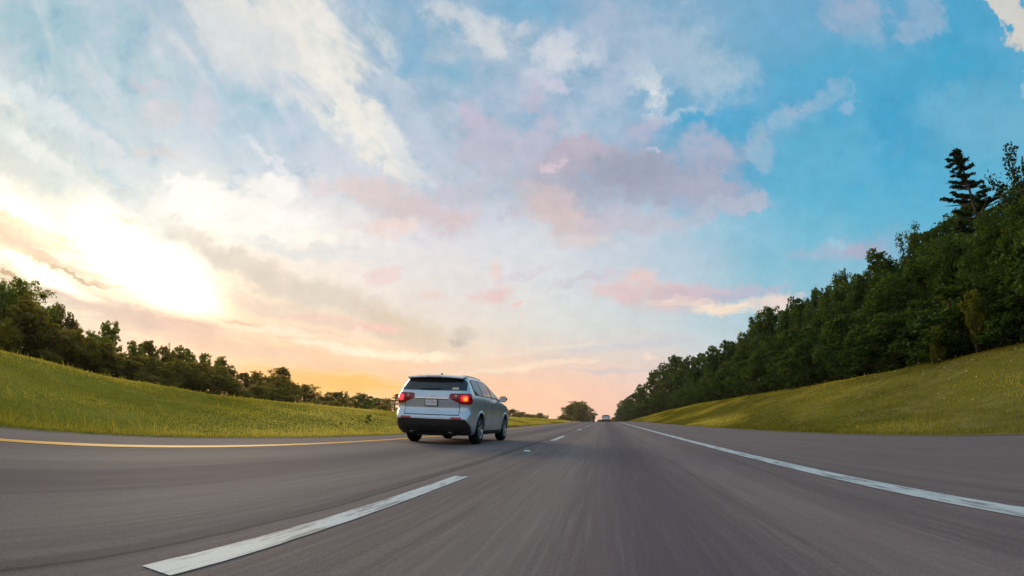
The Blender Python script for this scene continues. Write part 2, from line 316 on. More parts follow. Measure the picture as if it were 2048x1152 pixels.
def tile(box, qs, depth):                    # the sky is cut into tiles so that each direction meets only its own clouds
    if len(qs) <= 16 or depth == 0: return tile_group(qs)
    best = None
    for ax in (0, 1):
        for cut in np.linspace(box[2 * ax], box[2 * ax + 1], 13)[1:-1]:
            A = [q for q in qs if q['box'][2 * ax] < cut]; B = [q for q in qs if q['box'][2 * ax + 1] > cut]
            f = (cut - box[2 * ax]) / (box[2 * ax + 1] - box[2 * ax])
            sc = len(A) * f + len(B) * (1 - f)
            if best is None or sc < best[0]: best = (sc, ax, float(cut), A, B)
    _, ax, cut, A, B = best
    ba = list(box); ba[2 * ax + 1] = cut; bb = list(box); bb[2 * ax] = cut
    sa = tile(ba, A, depth - 1); sb = tile(bb, B, depth - 1)
    mx = W.n('ShaderNodeMixShader'); W.link(W.m('GREATER_THAN', (AZ, EL)[ax], cut), mx.inputs[0])
    W.link(sa, mx.inputs[1]); W.link(sb, mx.inputs[2])
    return mx.outputs[0]
BOX = (-78.0, 58.0, 0.0, 46.0)
ins = tile(BOX, BLOBS, 5)
inside = W.m('MULTIPLY', W.m('MULTIPLY', W.m('GREATER_THAN', AZ, BOX[0]), W.m('LESS_THAN', AZ, BOX[1])),
             W.m('MULTIPLY', W.m('GREATER_THAN', EL, BOX[2]), W.m('LESS_THAN', EL, BOX[3])))
outs = tile_group([])
mx = W.n('ShaderNodeMixShader'); W.link(inside, mx.inputs[0]); W.link(outs, mx.inputs[1]); W.link(ins, mx.inputs[2])
wo = W.n('ShaderNodeOutputWorld'); W.link(mx.outputs[0], wo.inputs[0])
# ------------------------------------------------------------------ helpers
def tag(o, label=None, cat=None, group=None, kind=None):
    if label: o['label'] = label
    if cat: o['category'] = cat
    if group: o['group'] = group
    if kind: o['kind'] = kind
    return o
def empty(name, loc=(0, 0, 0), rz=0.0):
    o = bpy.data.objects.new(name, None); COL.objects.link(o); o.location = loc; o.rotation_euler = (0, 0, rz)
    o.empty_display_size = .3
    return o
def obj(name, mesh, mat=None, parent=None):
    o = bpy.data.objects.new(name, mesh); COL.objects.link(o)
    if mat is not None:
        for m in (mat if isinstance(mat, (list, tuple)) else [mat]): mesh.materials.append(m)
    if parent is not None: o.parent = parent
    return o
def mesh_np(name, V, Fc, smooth=False, attrs=None):
    """V (n,3), Fc (m,k) with k = 3 or 4 (all faces alike)."""
    V = np.asarray(V, np.float32); Fc = np.asarray(Fc, np.int32); m, k = Fc.shape
    me = bpy.data.meshes.new(name)
    me.vertices.add(len(V)); me.vertices.foreach_set('co', V.ravel())
    me.loops.add(m * k); me.loops.foreach_set('vertex_index', Fc.ravel())
    me.polygons.add(m); me.polygons.foreach_set('loop_start', np.arange(0, m * k, k, dtype=np.int32))
    if smooth: me.polygons.foreach_set('use_smooth', np.ones(m, bool))
    me.update(calc_edges=True)
    for nm, vals in (attrs or {}).items():
        a = me.attributes.new(nm, 'FLOAT', 'POINT'); a.data.foreach_set('value', np.asarray(vals, np.float32))
    me.validate()
    return me
def grid_mesh(name, xs, ys, zf, smooth=True):
    X, Y = np.meshgrid(xs, ys); Z = zf(X, Y)
    V = np.stack([X, Y, Z], -1).reshape(-1, 3); nx, ny = len(xs), len(ys)
    i = np.arange(ny - 1)[:, None] * nx + np.arange(nx - 1)[None, :]; i = i.ravel()
    return mesh_np(name, V, np.stack([i, i + 1, i + nx + 1, i + nx], 1), smooth)
def material(name):
    m = bpy.data.materials.new(name); m.use_nodes = True; t = m.node_tree; t.nodes.clear()
    N = NT(t); out = N.n('ShaderNodeOutputMaterial')
    return m, N, out
def principled(N, out, color, rough=.6, metal=0.0, spec=.5, **kw):
    p = N.n('ShaderNodeBsdfPrincipled')
    N.put(p.inputs['Base Color'], color if hasattr(color, 'is_output') else (*color[:3], 1))
    N.put(p.inputs['Roughness'], rough); N.put(p.inputs['Metallic'], metal); N.put(p.inputs['Specular IOR Level'], spec)
    for k, v in kw.items(): N.put(p.inputs[k.replace('_', ' ')], v)
    if out is not None: N.link(p.outputs[0], out.inputs[0])
    return p
def simple(name, color, rough=.6, metal=0.0, spec=.5, **kw):
    m, N, out = material(name); principled(N, out, color, rough, metal, spec, **kw); return m

# ------------------------------------------------------------------ shape of the land (metres; x right, y ahead)
XL, XR = -6.40, 6.05
def road_z(Y):
    t = np.clip(np.asarray(Y, float) - 70, 0, 375)
    z = -.5 * 8e-5 * t * t
    return z - .03 * np.clip(np.asarray(Y, float) - 445, 0, 500)
def sstep(t): t = np.clip(t, 0, 1); return t * t * (3 - 2 * t)
_hR = ([-60, 0, 17, 25, 50, 90, 130, 200, 300, 500, 900], [2.0, 2.05, 2.15, 2.3, 2.5, 2.7, 2.5, 2.2, 1.6, 1.0, .8])
_hL = ([-60, 3, 8, 12, 18, 30, 60, 100, 160, 300, 900], [1.15, 1.12, 1.0, .9, .82, .78, .74, .66, .5, .35, .2])
def land_z(X, Y):
    X = np.asarray(X, float); Y = np.asarray(Y, float); z = road_z(Y)
    dr = X - XR; dl = XL - X
    wob = .045 * np.sin(X * .55 + Y * .13) * np.sin(Y * .21 + 1.3) + .05 * np.sin(X * 1.7 - Y * .45) * np.sin(Y * .62 + X * .3)
    wob = wob * np.exp(-np.clip(Y - 12, 0, None) / 18)
    r = np.interp(Y, *_hR) * (sstep((dr + .6) / 10.4) - sstep(.6 / 10.4)) * 1.02 + .10 * np.clip(dr - 10, 0, 60)
    l = np.interp(Y, *_hL) * sstep(dl / 6.2) * (1 - .9 * sstep((dl - 8.5) / 22))
    edge = sstep(np.maximum(dr, dl) / 2.0)
    z = z + np.where(dr > 0, r, 0) + np.where(dl > 0, l, 0) + np.where((dr > 0) | (dl > 0), wob * edge, 0)
    mid = (dr < 0) & (dl < 0)
    z = np.where(mid, z - .05 * sstep(-np.maximum(dr, dl) / .3), z)
    return z
xs = np.concatenate([-np.geomspace(60, 1250, 16)[::-1], np.linspace(-58, -6.9, 90), [XL, XL + .15, XL + .4, -3, 0, 3, XR - .4, XR - .15, XR], np.linspace(6.5, 58, 90), np.geomspace(60, 1250, 16)])
ys = np.concatenate([[-350, -150, -60], np.linspace(-30, 60, 200), np.linspace(61, 200, 110), np.geomspace(203, 2150, 40)])

mg, N, out = material('roadside_grass')
tc = N.n('ShaderNodeTexCoord').outputs['Object']
n1 = N.noise(tc, .35, 5, .6); n2 = N.noise(N.vm('MULTIPLY', tc, (1, .45, 1)), 2.2, 5, .65); n3 = N.noise(tc, 14, 4, .7); n4 = N.noise(tc, .09, 3, .5)
c = N.ramp(n2, [(0.30, (.17, .15, .026)), (.5, (.31, .25, .042)), (.70, (.43, .34, .07))])
c = N.mix(N.rng(n1, .40, .62, 0, .75), c, (.24, .215, .02, 1))
c = N.mix(N.rng(n4, .5, .68, 0, .5), c, (.36, .30, .04, 1))
c = N.mix(N.rng(n3, .35, .75, 0, .5), c, (.20, .17, .018, 1))
sg = N.n('ShaderNodeSeparateXYZ'); N.link(tc, sg.inputs[0])
c = N.mix(N.rng(N.noise(N.vm('MULTIPLY', tc, (.5, .16, 1)), 1.0, 4, .6), .50, .66, 0, .55), c, (.15, .135, .02, 1))      # duller matted patches
c = N.mix(N.m('MULTIPLY', N.rng(sg.outputs[0], 5.8, 6.2), .85), c, N.mix(1.0, c, (.56, .60, 1.0, 1), 'MULTIPLY'))        # duller and greener on the right bank
p = principled(N, out, c, 1.0, spec=0.0)
bp = N.n('ShaderNodeBump'); bp.inputs['Strength'].default_value = .6; bp.inputs['Distance'].default_value = .06
N.put(bp.inputs['Height'], N.m('ADD', n3, N.m('MULTIPLY', n2, 1.5))); N.link(bp.outputs[0], p.inputs['Normal'])
MAT_GRASS = mg
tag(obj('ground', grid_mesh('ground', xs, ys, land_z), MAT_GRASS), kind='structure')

# road: two lanes, narrow inner shoulder, wide outer shoulder
ma, N, out = material('worn_asphalt')
tc = N.n('ShaderNodeTexCoord').outputs['Object']
sx = N.n('ShaderNodeSeparateXYZ'); N.link(tc, sx.inputs[0]); X_, Y_ = sx.outputs[0], sx.outputs[1]
grain = N.noise(tc, 95, 3, .75)
stone = N.noise(tc, 34, 3, .7)
streak = N.noise(N.vm('MULTIPLY', tc, (7.0, .16, 1)), 1.0, 6, .68)
streak2 = N.noise(N.vm('MULTIPLY', tc, (1.3, .05, 1)), 1.0, 4, .6)
streak3 = N.noise(N.vm('MULTIPLY', tc, (26.0, .5, 1)), 1.0, 4, .7)
blot = N.noise(tc, .33, 5, .6)
base = N.mix(N.rng(streak2, .35, .65), (.180, .128, .118, 1), (.232, .166, .152, 1))
base = N.mix(N.rng(streak, .35, .68, 0, .65), base, (.138, .098, .090, 1))
base = N.mix(N.rng(streak3, .45, .75, 0, .38), base, (.35, .28, .24, 1))
base = N.mix(N.rng(blot, .45, .7, 0, .35), base, (.185, .130, .122, 1))
base = N.mix(N.rng(grain, .50, .72, 0, .55), base, (.37, .29, .26, 1))
base = N.mix(N.rng(stone, .30, .48, .5, 0.0), base, (.09, .074, .068, 1))
def stripe(x0, w):                            # polished / oily band running along the lane
    return N.rng(N.m('ABSOLUTE', N.m('SUBTRACT', X_, x0)), w, w * .15)
oil = N.m('ADD', stripe(.37, .55), stripe(-3.3, .55), clamp=True)
base = N.mix(N.m('MULTIPLY', oil, .55), base, (.105, .074, .086, 1))  # oil-darkened lane centre, with a purple lens reflection mixed into its colour
tyre = None
for x0 in (-.55, 1.28, -4.25, -2.4):
    s = stripe(x0, .42); tyre = s if tyre is None else N.m('ADD', tyre, s, clamp=True)
base = N.mix(N.m('MULTIPLY', tyre, .22), base, (.32, .26, .22, 1))
seamw = N.m('MULTIPLY_ADD', N.noise(N.vm('MULTIPLY', tc, (1, .6, 1)), 1.0, 4, .6), .16, -.08)
def seam(x0, w, k):
    global base
    s = N.rng(N.m('ABSOLUTE', N.m('SUBTRACT', N.m('ADD', X_, seamw), x0)), w, w * .3)
    base = N.mix(N.m('MULTIPLY', s, k), base, (.035, .030, .030, 1))
seam(-1.76, .11, .34); seam(-1.72, .022, .45); seam(-4.86, .05, .22); seam(2.62, .06, .32); seam(-3.62, .03, .16); seam(.95, .03, .14); seam(4.3, .05, .15); seam(-2.9, .05, .12)
# the outer shoulder is a paler, coarser mix
base = N.mix(N.rng(X_, 2.42, 2.48, 0, .35), base, (.24, .18, .155, 1))
base = N.mix(N.rng(X_, -5.42, -5.5, 0, .35), base, (.235, .17, .14, 1))
# dirt and thatch at the grass edge
dn = N.noise(N.vm('MULTIPLY', tc, (2.2, .5, 1)), 1.6, 4, .6)
ed = N.m('MAXIMUM', N.rng(X_, XR - .55, XR - .02), N.rng(X_, XL + .45, XL + .02))
base = N.mix(N.m('MULTIPLY', N.rng(N.m('ADD', ed, dn), .85, 1.35), .8), base, (.12, .105, .05, 1))
p = principled(N, out, base, N.rng(streak2, .3, .7, .85, .95), spec=.10)
bp = N.n('ShaderNodeBump'); bp.inputs['Strength'].default_value = .5; bp.inputs['Distance'].default_value = .008
N.put(bp.inputs['Height'], N.m('ADD', grain, N.m('MULTIPLY', stone, .8))); N.link(bp.outputs[0], p.inputs['Normal'])
MAT_ROAD = ma
rys = np.concatenate([[-300, -80, -20], np.linspace(-5, 60, 66), np.linspace(62, 200, 90), np.geomspace(205, 1500, 50)])
def sheet(name, x0, x1, ys_, lift, mat, kind='structure', jag=0.0):
    n = len(ys_); rng_ = np.random.default_rng(3)
    a = x0 + jag * rng_.normal(size=n); b = x1 + jag * rng_.normal(size=n)
    V = np.stack([np.stack([a, ys_, road_z(ys_) + lift], 1), np.stack([b, ys_, road_z(ys_) + lift], 1)], 1).reshape(-1, 3)
    i = np.arange(n - 1) * 2
    return tag(obj(name, mesh_np(name, V, np.stack([i, i + 1, i + 3, i + 2], 1)), mat), kind=kind)
sheet('road', XL - .05, XR + .05, rys, 0.0, MAT_ROAD)

def paint(name, col, wear, worn_col):
    m, N, out = material(name)
    tc = N.n('ShaderNodeTexCoord').outputs['Object']
    a = N.noise(N.vm('MULTIPLY', tc, (9, .9, 1)), 1.0, 5, .7); b = N.noise(tc, 60, 3, .7); d = N.noise(N.vm('MULTIPLY', tc, (30, 1.2, 1)), 1.0, 4, .7)
    c = N.mix(N.rng(a, .35, .7, 0, .4), (*col, 1), (*[v * .72 for v in col], 1))
    c = N.mix(N.rng(b, .5, .75, 0, .35), c, (*worn_col, 1))
    c = N.mix(N.rng(N.m('ADD', d, N.m('MULTIPLY', a, .6)), 1.02 - wear, 1.12 - wear, 0, .85), c, (*worn_col, 1))
    principled(N, out, c, .7, spec=.3)
    return m
MAT_WHITE = paint('white_road_paint', (.64, .64, .60), .22, (.20, .19, .185))
MAT_YELLOW = paint('yellow_road_paint', (.86, .38, .01), .05, (.34, .22, .08))
def line_ys(a, b): return np.arange(a, b + .01, .8) if b - a < 12 else np.concatenate([np.arange(a, 60, 1.2), np.linspace(62, min(b, 200), 70), np.geomspace(204, b, 30)])
sheet('edge_line', 2.10, 2.29, line_ys(-8, 900), .004, MAT_WHITE, jag=.003)
sheet('edge_line', -5.245, -5.04, line_ys(-8, 900), .004, MAT_YELLOW, jag=.003)
for k in range(-1, 14):
    y0 = 1.55 + 15.3 * k
    sheet('lane_line', -1.555, -1.405, np.linspace(y0, y0 + 4.55, 30), .004, MAT_WHITE, jag=.0012)

# raised white pavement markers half-way between dashes
mk = simple('white_marker', (.72, .72, .70), .4)
def marker(y, label):
    bm = bmesh.new()
    bmesh.ops.create_cube(bm, size=1)
    for v in bm.verts:
        top = v.co.z > 0
        v.co = Vector((v.co.x * (.13 if not top else .08), v.co.y * (.13 if not top else .06), (0.0 if not top else .02)))
    bmesh.ops.bevel(bm, geom=list(bm.edges), offset=.004, segments=2, affect='EDGES')
    me = bpy.data.meshes.new('road_marker'); bm.to_mesh(me); bm.free()
    o = obj('road_marker', me, mk); o.location = (-1.47, y, float(road_z(y)) + .001)
    tag(o, label, 'road marker', 'raised markers between the lane dashes')
marker(11.25, 'small white raised road marker between the first and second lane dashes')
marker(41.9, 'tiny far white raised road marker between the third and fourth lane dashes')
# ------------------------------------------------------------------ grass blades and weeds
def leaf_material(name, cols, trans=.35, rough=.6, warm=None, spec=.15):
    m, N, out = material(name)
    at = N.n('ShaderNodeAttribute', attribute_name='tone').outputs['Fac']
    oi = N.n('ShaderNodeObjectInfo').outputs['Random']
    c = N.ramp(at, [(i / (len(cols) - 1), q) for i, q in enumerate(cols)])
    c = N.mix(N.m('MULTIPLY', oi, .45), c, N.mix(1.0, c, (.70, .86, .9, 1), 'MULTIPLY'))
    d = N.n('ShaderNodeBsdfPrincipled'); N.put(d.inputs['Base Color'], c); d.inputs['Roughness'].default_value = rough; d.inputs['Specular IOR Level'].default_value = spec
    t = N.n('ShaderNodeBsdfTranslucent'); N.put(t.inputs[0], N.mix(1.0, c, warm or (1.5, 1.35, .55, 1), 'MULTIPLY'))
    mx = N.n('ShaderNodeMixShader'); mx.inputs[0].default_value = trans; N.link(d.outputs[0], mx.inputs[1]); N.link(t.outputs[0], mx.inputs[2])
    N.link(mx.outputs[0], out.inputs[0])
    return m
MAT_BLADE = leaf_material('grass_blade', [(.14, .132, .024), (.26, .232, .042), (.42, .35, .08), (.56, .46, .14)], .5, rough=.9, spec=.02)
def blades(name, n, seed, side):
    r = np.random.default_rng(seed)
    Y = 3.0 + 150 * r.random(n) ** 2.3
    d = r.random(n) ** 1.25 * (13 if side > 0 else 9.5) + .02
    X = (XR + d) if side > 0 else (XL - d)
    Z = land_z(X, Y)
    dist = np.hypot(X, Y)
    short = np.where(d < .5, 1.3, 1.0)
    h = (.015 + .04 * r.random(n) ** 1.5 + .10 * (r.random(n) > .985)) * short * (.8 + .6 * np.sin(X * .9 + 2 * np.sin(Y * .35)) ** 2)
    w = np.maximum(.006, dist * .0009) * (1 + .6 * r.random(n))
    a = r.random(n) * math.tau; ux, uy = np.cos(a), np.sin(a)
    lx, ly = r.normal(0, .35, n) * h, r.normal(0, .35, n) * h
    P0 = np.stack([X - ux * w, Y - uy * w, Z - .01], 1); P1 = np.stack([X + ux * w, Y + uy * w, Z - .01], 1)
    P2 = np.stack([X + lx, Y + ly, Z + h], 1)
    V = np.stack([P0, P1, P2], 1).reshape(-1, 3)
    patch = .5 + .5 * np.sin(X * .33 + 1.7 * np.sin(Y * .11)) * np.sin(Y * .17 + X * .2)
    patch2 = np.array([mnoise.fractal(Vector((a_ * .22, b_ * .07, 3.0 * side)), 1.0, 2.0, 4) for a_, b_ in zip(X, Y)])
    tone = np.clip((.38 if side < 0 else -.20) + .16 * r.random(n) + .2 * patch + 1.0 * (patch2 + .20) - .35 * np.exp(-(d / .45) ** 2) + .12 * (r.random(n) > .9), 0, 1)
    me = mesh_np(name, V, np.arange(3 * n).reshape(-1, 3), attrs={'tone': np.repeat(tone, 3)})
    return tag(obj(name, me, MAT_BLADE), kind='stuff')
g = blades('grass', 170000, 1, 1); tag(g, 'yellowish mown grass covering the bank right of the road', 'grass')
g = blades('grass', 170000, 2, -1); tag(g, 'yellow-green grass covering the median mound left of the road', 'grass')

# ------------------------------------------------------------------ trees
MAT_BARK = simple('bark', (.075, .058, .042), .9, spec=.1)
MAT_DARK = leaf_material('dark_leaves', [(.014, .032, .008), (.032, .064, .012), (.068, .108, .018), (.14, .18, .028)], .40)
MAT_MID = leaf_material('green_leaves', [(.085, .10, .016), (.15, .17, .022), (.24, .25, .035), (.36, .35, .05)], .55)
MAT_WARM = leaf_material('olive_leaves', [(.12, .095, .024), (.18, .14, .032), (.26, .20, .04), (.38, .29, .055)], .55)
MAT_YEL = leaf_material('yellow_green_leaves', [(.04, .06, .010), (.09, .11, .014), (.15, .17, .02), (.26, .26, .03)], .4)
MAT_PINE = leaf_material('pine_needles', [(.010, .022, .008), (.018, .034, .011), (.028, .045, .014), (.040, .060, .018)], .12)

def tube_np(path, r0, r1, k=6):
    path = np.asarray(path, float); n = len(path); V = []
    for i in range(n):
        t = path[min(i + 1, n - 1)] - path[max(i - 1, 0)]; t /= np.linalg.norm(t) + 1e-9
        a = np.cross(t, (0.3, .9, .1)); a /= np.linalg.norm(a) + 1e-9; b = np.cross(t, a)
        r = r0 + (r1 - r0) * i / (n - 1)
        for j in range(k):
            q = math.tau * j / k; V.append(path[i] + r * (math.cos(q) * a + math.sin(q) * b))
    F = [(i * k + j, i * k + (j + 1) % k, (i + 1) * k + (j + 1) % k, (i + 1) * k + j) for i in range(n - 1) for j in range(k)]
    return np.array(V), np.array(F)
def join_np(parts):
    V, F, o = [], [], 0
    for v, f in parts:
        V.append(v); F.append(f + o); o += len(v)
    return np.concatenate(V), np.concatenate(F)
def leaves_np(P, size, rng, tone, updir=None, stretch=1.5):
    n = len(P)
    a = rng.normal(size=(n, 3)); a[:, 2] *= .6; a /= np.linalg.norm(a, axis=1)[:, None]
    b = rng.normal(size=(n, 3)); b -= (a * b).sum(1)[:, None] * a; b /= np.linalg.norm(b, axis=1)[:, None]
    s = (size * (.6 + .8 * rng.random(n)))[:, None] if np.ndim(size) == 0 else size[:, None]
    V = np.stack([P - a * s * stretch * .5, P + b * s * .42, P + a * s * stretch * .5, P - b * s * .42], 1).reshape(-1, 3)
    return V, np.arange(4 * n).reshape(-1, 4), np.repeat(tone, 4)

def broadleaf(seed, n_leaf, leaf, lobes=11, base=.10, airy=0.0, top=.5, wide=.36, droop=0.0):
    """Unit-height tree (height 1). Returns trunk mesh and crown mesh."""
    r = np.random.default_rng(seed)
    parts = []; bend = r.normal(0, .025, 2)
    tr = [np.array([bend[0] * math.sin(t * 2.5), bend[1] * math.sin(t * 2), t * .82]) for t in np.linspace(0, 1, 7)]
    parts.append(tube_np(tr, .020, .005, 7))
    L = []
    for i in range(lobes):
        h = base + .08 + (.86 - base) * ((i + .5) / lobes) + r.normal(0, .02)
        prof = math.sin(math.pi * min(1, max(.06, (h - base) / (1.02 - base))) ** (.75 if top > .5 else 1.0)) ** .7
        ang = i * 2.399 + r.normal(0, .5); rr = wide * prof * (.25 + .65 * r.random())
        rad_ = (.085 + .075 * r.random()) * (1.0 - .25 * airy) * (.75 + .5 * prof)
        L.append((np.array([rr * math.cos(ang), rr * math.sin(ang), min(h, .97 - rad_ * .8)]), rad_))
    L.append((np.array([r.normal(0, .03), r.normal(0, .03), .90]), .085 + .02 * r.random()))
    L.append((np.array([r.normal(0, .05), r.normal(0, .05), .78]), .13))
    if airy < .5: L.append((np.array([0, 0, .55]), .22)); L.append((np.array([0, 0, base + .20]), .20))
    for c, q in L:
        z0 = max(.12, c[2] - .25 - .2 * r.random()); s = np.array([bend[0], bend[1], z0])
        mid = (s + c) / 2 + np.array([0, 0, -.03]) + r.normal(0, .015, 3)
        parts.append(tube_np([s, mid, c], .0085, .002, 5))
        for _ in range(2 + int(3 * airy)):
            e = c + r.normal(0, 1, 3) * q * .7; parts.append(tube_np([mid, (mid + e) / 2 + r.normal(0, .01, 3), e], .004, .001, 4))
    P, T = [], []
    wts = np.array([q ** 2 for _, q in L]); wts /= wts.sum()
    for (c, q), w in zip(L, wts):
        nc = max(6, int(26 * q / .14)); m = max(10, int(n_leaf * w / nc))
        for _ in range(nc):
            d = r.normal(size=3); d /= np.linalg.norm(d); d[2] = d[2] * .85 + .1
            rr = q * (.55 + .5 * r.random())
            cc = c + d * rr; cr = q * (.20 + .24 * r.random()) * (1 - .25 * airy)
            pts = r.normal(size=(m, 3)); pts /= np.linalg.norm(pts, axis=1)[:, None]
            pts = cc + pts * (cr * r.random(m) ** .4)[:, None] * np.array([1.1, 1.1, .8])
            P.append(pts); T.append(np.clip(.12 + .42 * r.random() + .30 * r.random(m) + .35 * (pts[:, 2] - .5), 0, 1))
    P = np.concatenate(P); T = np.concatenate(T); P[:, 2] = np.clip(P[:, 2], .012, None)
    if droop: P[:, 2] -= droop * np.hypot(P[:, 0], P[:, 1])
    P[:, 2] *= 1.0 / np.quantile(P[:, 2], .9995)
    V, F, tone = leaves_np(P, leaf, r, T)
    return mesh_np('trunk', *join_np(parts), smooth=True), mesh_np('crown', V, F, attrs={'tone': tone})

def pine(seed, n_leaf, leaf, bare=.35, spread=.20, gaps=.25, levels=15, lean=.03):
    """Open-grown pine: bare lower trunk, flat boughs in separate layers, foliage in pads on the outer half of each bough."""
    r = np.random.default_rng(seed); parts = []; P, T = [], []
    axis = lambda t: np.array([lean * math.sin(t * 2.6), lean * .5 * math.sin(t * 4), t])
    parts.append(tube_np([axis(t) * (1, 1, .985) for t in np.linspace(0, 1, 14)], .017, .003, 7))
    tot = []
    for i in range(levels):
        u = (i + .4 * r.random()) / levels; t = bare + (1 - bare) * u
        prof = min(1.0, .62 + 1.1 * u) * (1.0 - max(0, (u - .35) / .65) ** 1.5 * .86)
        for j in range(3 if u > .12 else 2):
            if r.random() < gaps * (1.15 - u): continue
            a = r.random() * math.tau; l = spread * prof * (.35 + .85 * r.random()); dr = np.array([math.cos(a), math.sin(a), 0]); s = axis(t)
            up = -.10 + .5 * u; zc = lambda q: l * (up * q + .10 * q * q)
            pts = [s + dr * l * q + np.array([0, 0, zc(q)]) for q in (0, .35, .7, 1.0)]
            parts.append(tube_np(pts, .0055, .0012, 5)); tot.append((s, dr, l, zc, u))
    L = sum(q[2] for q in tot)
    for s, dr, l, zc, u in tot:
        m = int(n_leaf * l / L); k = max(4, int(l / .016)); side = np.array([-dr[1], dr[0], 0]); b0 = .30 if u < .7 else .05
        for q in np.linspace(b0, 1.02, k):
            for _ in range(2):
                c = s + dr * l * q + side * r.normal(0, .014 * (1.15 - abs(q - .65))) + np.array([0, 0, zc(q) + .004]); mm = max(2, m // (2 * k))
                P.append(c + r.normal(size=(mm, 3)) * np.array([.0060, .0060, .0022])); T.append(np.clip(.15 + .5 * r.random() + .25 * r.random(mm), 0, 1))
    for _ in range(6):
        c = axis(.985 - .05 * r.random()); P.append(c + r.normal(size=(int(n_leaf * .008), 3)) * (.008, .008, .012)); T.append(np.full(len(P[-1]), .4))
    P = np.concatenate(P); T = np.concatenate(T)
    V, F, tone = leaves_np(P, leaf, r, T, stretch=2.0)
    return mesh_np('trunk', *join_np(parts), smooth=True), mesh_np('crown', V, F, attrs={'tone': tone})

def spray(seed, n_leaf, leaf, arms=9):
    """Thin upright tree: bare rods carrying loose tufts, the sky shows through."""
    r = np.random.default_rng(seed); parts = []; P, T = [], []
    parts.append(tube_np([(0, 0, 0), (.01, 0, .3), (0, .01, .55)], .016, .008, 6))
    for i in range(arms):
        a = i * 2.4 + r.normal(0, .4); z0 = .25 + .3 * r.random(); s = np.array([0, 0, z0]); z1 = .68 + .32 * r.random(); w = .06 + .20 * r.random()
        e = np.array([w * math.cos(a), w * math.sin(a), z1]); mid = (s + e) / 2 + np.array([w * .3 * math.cos(a), w * .3 * math.sin(a), -.03])
        parts.append(tube_np([s, mid, e], .007, .0015, 5))
        for k in range(9):
            q = .25 + .75 * k / 8; c = s * (1 - q) ** 2 + 2 * q * (1 - q) * mid + q * q * e + r.normal(0, .022, 3)
            m = max(4, n_leaf // (arms * 9)); P.append(c + r.normal(size=(m, 3)) * (.026, .026, .020)); T.append(np.clip(.2 + .6 * r.random() + .2 * r.random(m), 0, 1))
    P = np.concatenate(P); T = np.concatenate(T); P[:, 2] = np.clip(P[:, 2], .02, None); P[:, 2] /= P[:, 2].max()
    V, F, tone = leaves_np(P, leaf, r, T)
    return mesh_np('trunk', *join_np(parts), smooth=True), mesh_np('crown', V, F, attrs={'tone': tone})

PROTO = {}
PROTO['broad'] = [broadleaf(10 + i, 17000, .017, lobes=11 + i % 4, base=.04, wide=.30 + .03 * (i % 3)) for i in range(5)]
PROTO['near'] = [broadleaf(30 + i, 30000, .0125, lobes=15, base=.02, wide=.34) for i in range(3)]
PROTO['round'] = [broadleaf(50 + i, 11000, .024, lobes=10, base=.05, wide=.36, top=.4) for i in range(4)]
PROTO['loose'] = [broadleaf(70 + i, 8000, .021, lobes=13, base=.16, airy=.6, wide=.32) for i in range(3)]
PROTO['spray'] = [spray(90 + i, 5200, .016) for i in range(3)]
PROTO['pine'] = [pine(112, 22000, .0062, bare=.45, spread=.135, gaps=.08, levels=15), pine(111, 9000, .012, bare=.30, spread=.14, gaps=.35, levels=12)]
PROTO['bush'] = [broadleaf(130 + i, 4200, .034, lobes=9, base=-.05, wide=.55) for i in range(3)]
PROTO['weed'] = [broadleaf(140 + i, 900, .06, lobes=6, base=-.05, wide=.5, airy=.6) for i in range(2)]
_used = {}; WREF = {}
def plant(kind, name, X, Y, top_z, width, mat, label, cat, group, sink=.15, var=None, lean=(0, 0)):
    """Stand one tree so that its top reaches top_z; every tree is its own empty with its own trunk and crown objects."""
    ps = PROTO[kind]; k = _used.get(kind, 0) if var is None else var; _used[kind] = _used.get(kind, 0) + 1
    tm, cm = ps[k % len(ps)]
    zg = float(land_z(X, Y)) - sink; H = top_z - zg
    rr = random.Random(int(abs(X) * 91 + Y * 17))
    e = empty(name, (X, Y, zg), rr.random() * math.tau)
    e.rotation_euler = (lean[0], lean[1], rr.random() * math.tau)
    if cm.name not in WREF:
        q_ = np.empty(len(cm.vertices) * 3, np.float32); cm.vertices.foreach_get('co', q_); WREF[cm.name] = 2 * float(np.quantile(np.abs(q_[::3]), .965))
    wref = WREF[cm.name]
    sw_ = width / wref
    e.scale = (sw_, sw_, H)
    key = (cm.name, mat.name)
    if key not in MESHES:
        c2 = cm if not cm.materials else cm.copy()
        c2.materials.clear(); c2.materials.append(mat); MESHES[key] = c2
    if not tm.materials: tm.materials.append(MAT_BARK)
    t = bpy.data.objects.new('trunk', tm); COL.objects.link(t); t.parent = e
    c = bpy.data.objects.new('crown', MESHES[key]); COL.objects.link(c); c.parent = e
    tag(e, label, cat, group)
    return e
MESHES = {}
def by_pixel(kind, x, y, X, wpx, mat, name, label, cat, group, **kw):
    Y, z = at_x(x, y, X); d = math.sqrt(X * X + Y * Y)
    return plant(kind, name, X, Y, z, wpx / F_PX * d, mat, label, cat, group, **kw)
ORD = ['', 'first', 'second', 'third', 'fourth', 'fifth', 'sixth', 'seventh', 'eighth', 'ninth', 'tenth', 'eleventh', 'twelfth', 'thirteenth', 'fourteenth', 'fifteenth', 'sixteenth',
       'seventeenth', 'eighteenth', 'nineteenth', 'twentieth', 'twenty-first', 'twenty-second', 'twenty-third', 'twenty-fourth', 'twenty-fifth', 'twenty-sixth', 'twenty-seventh', 'twenty-eighth', 'twenty-ninth', 'thirtieth']
random.seed(5)

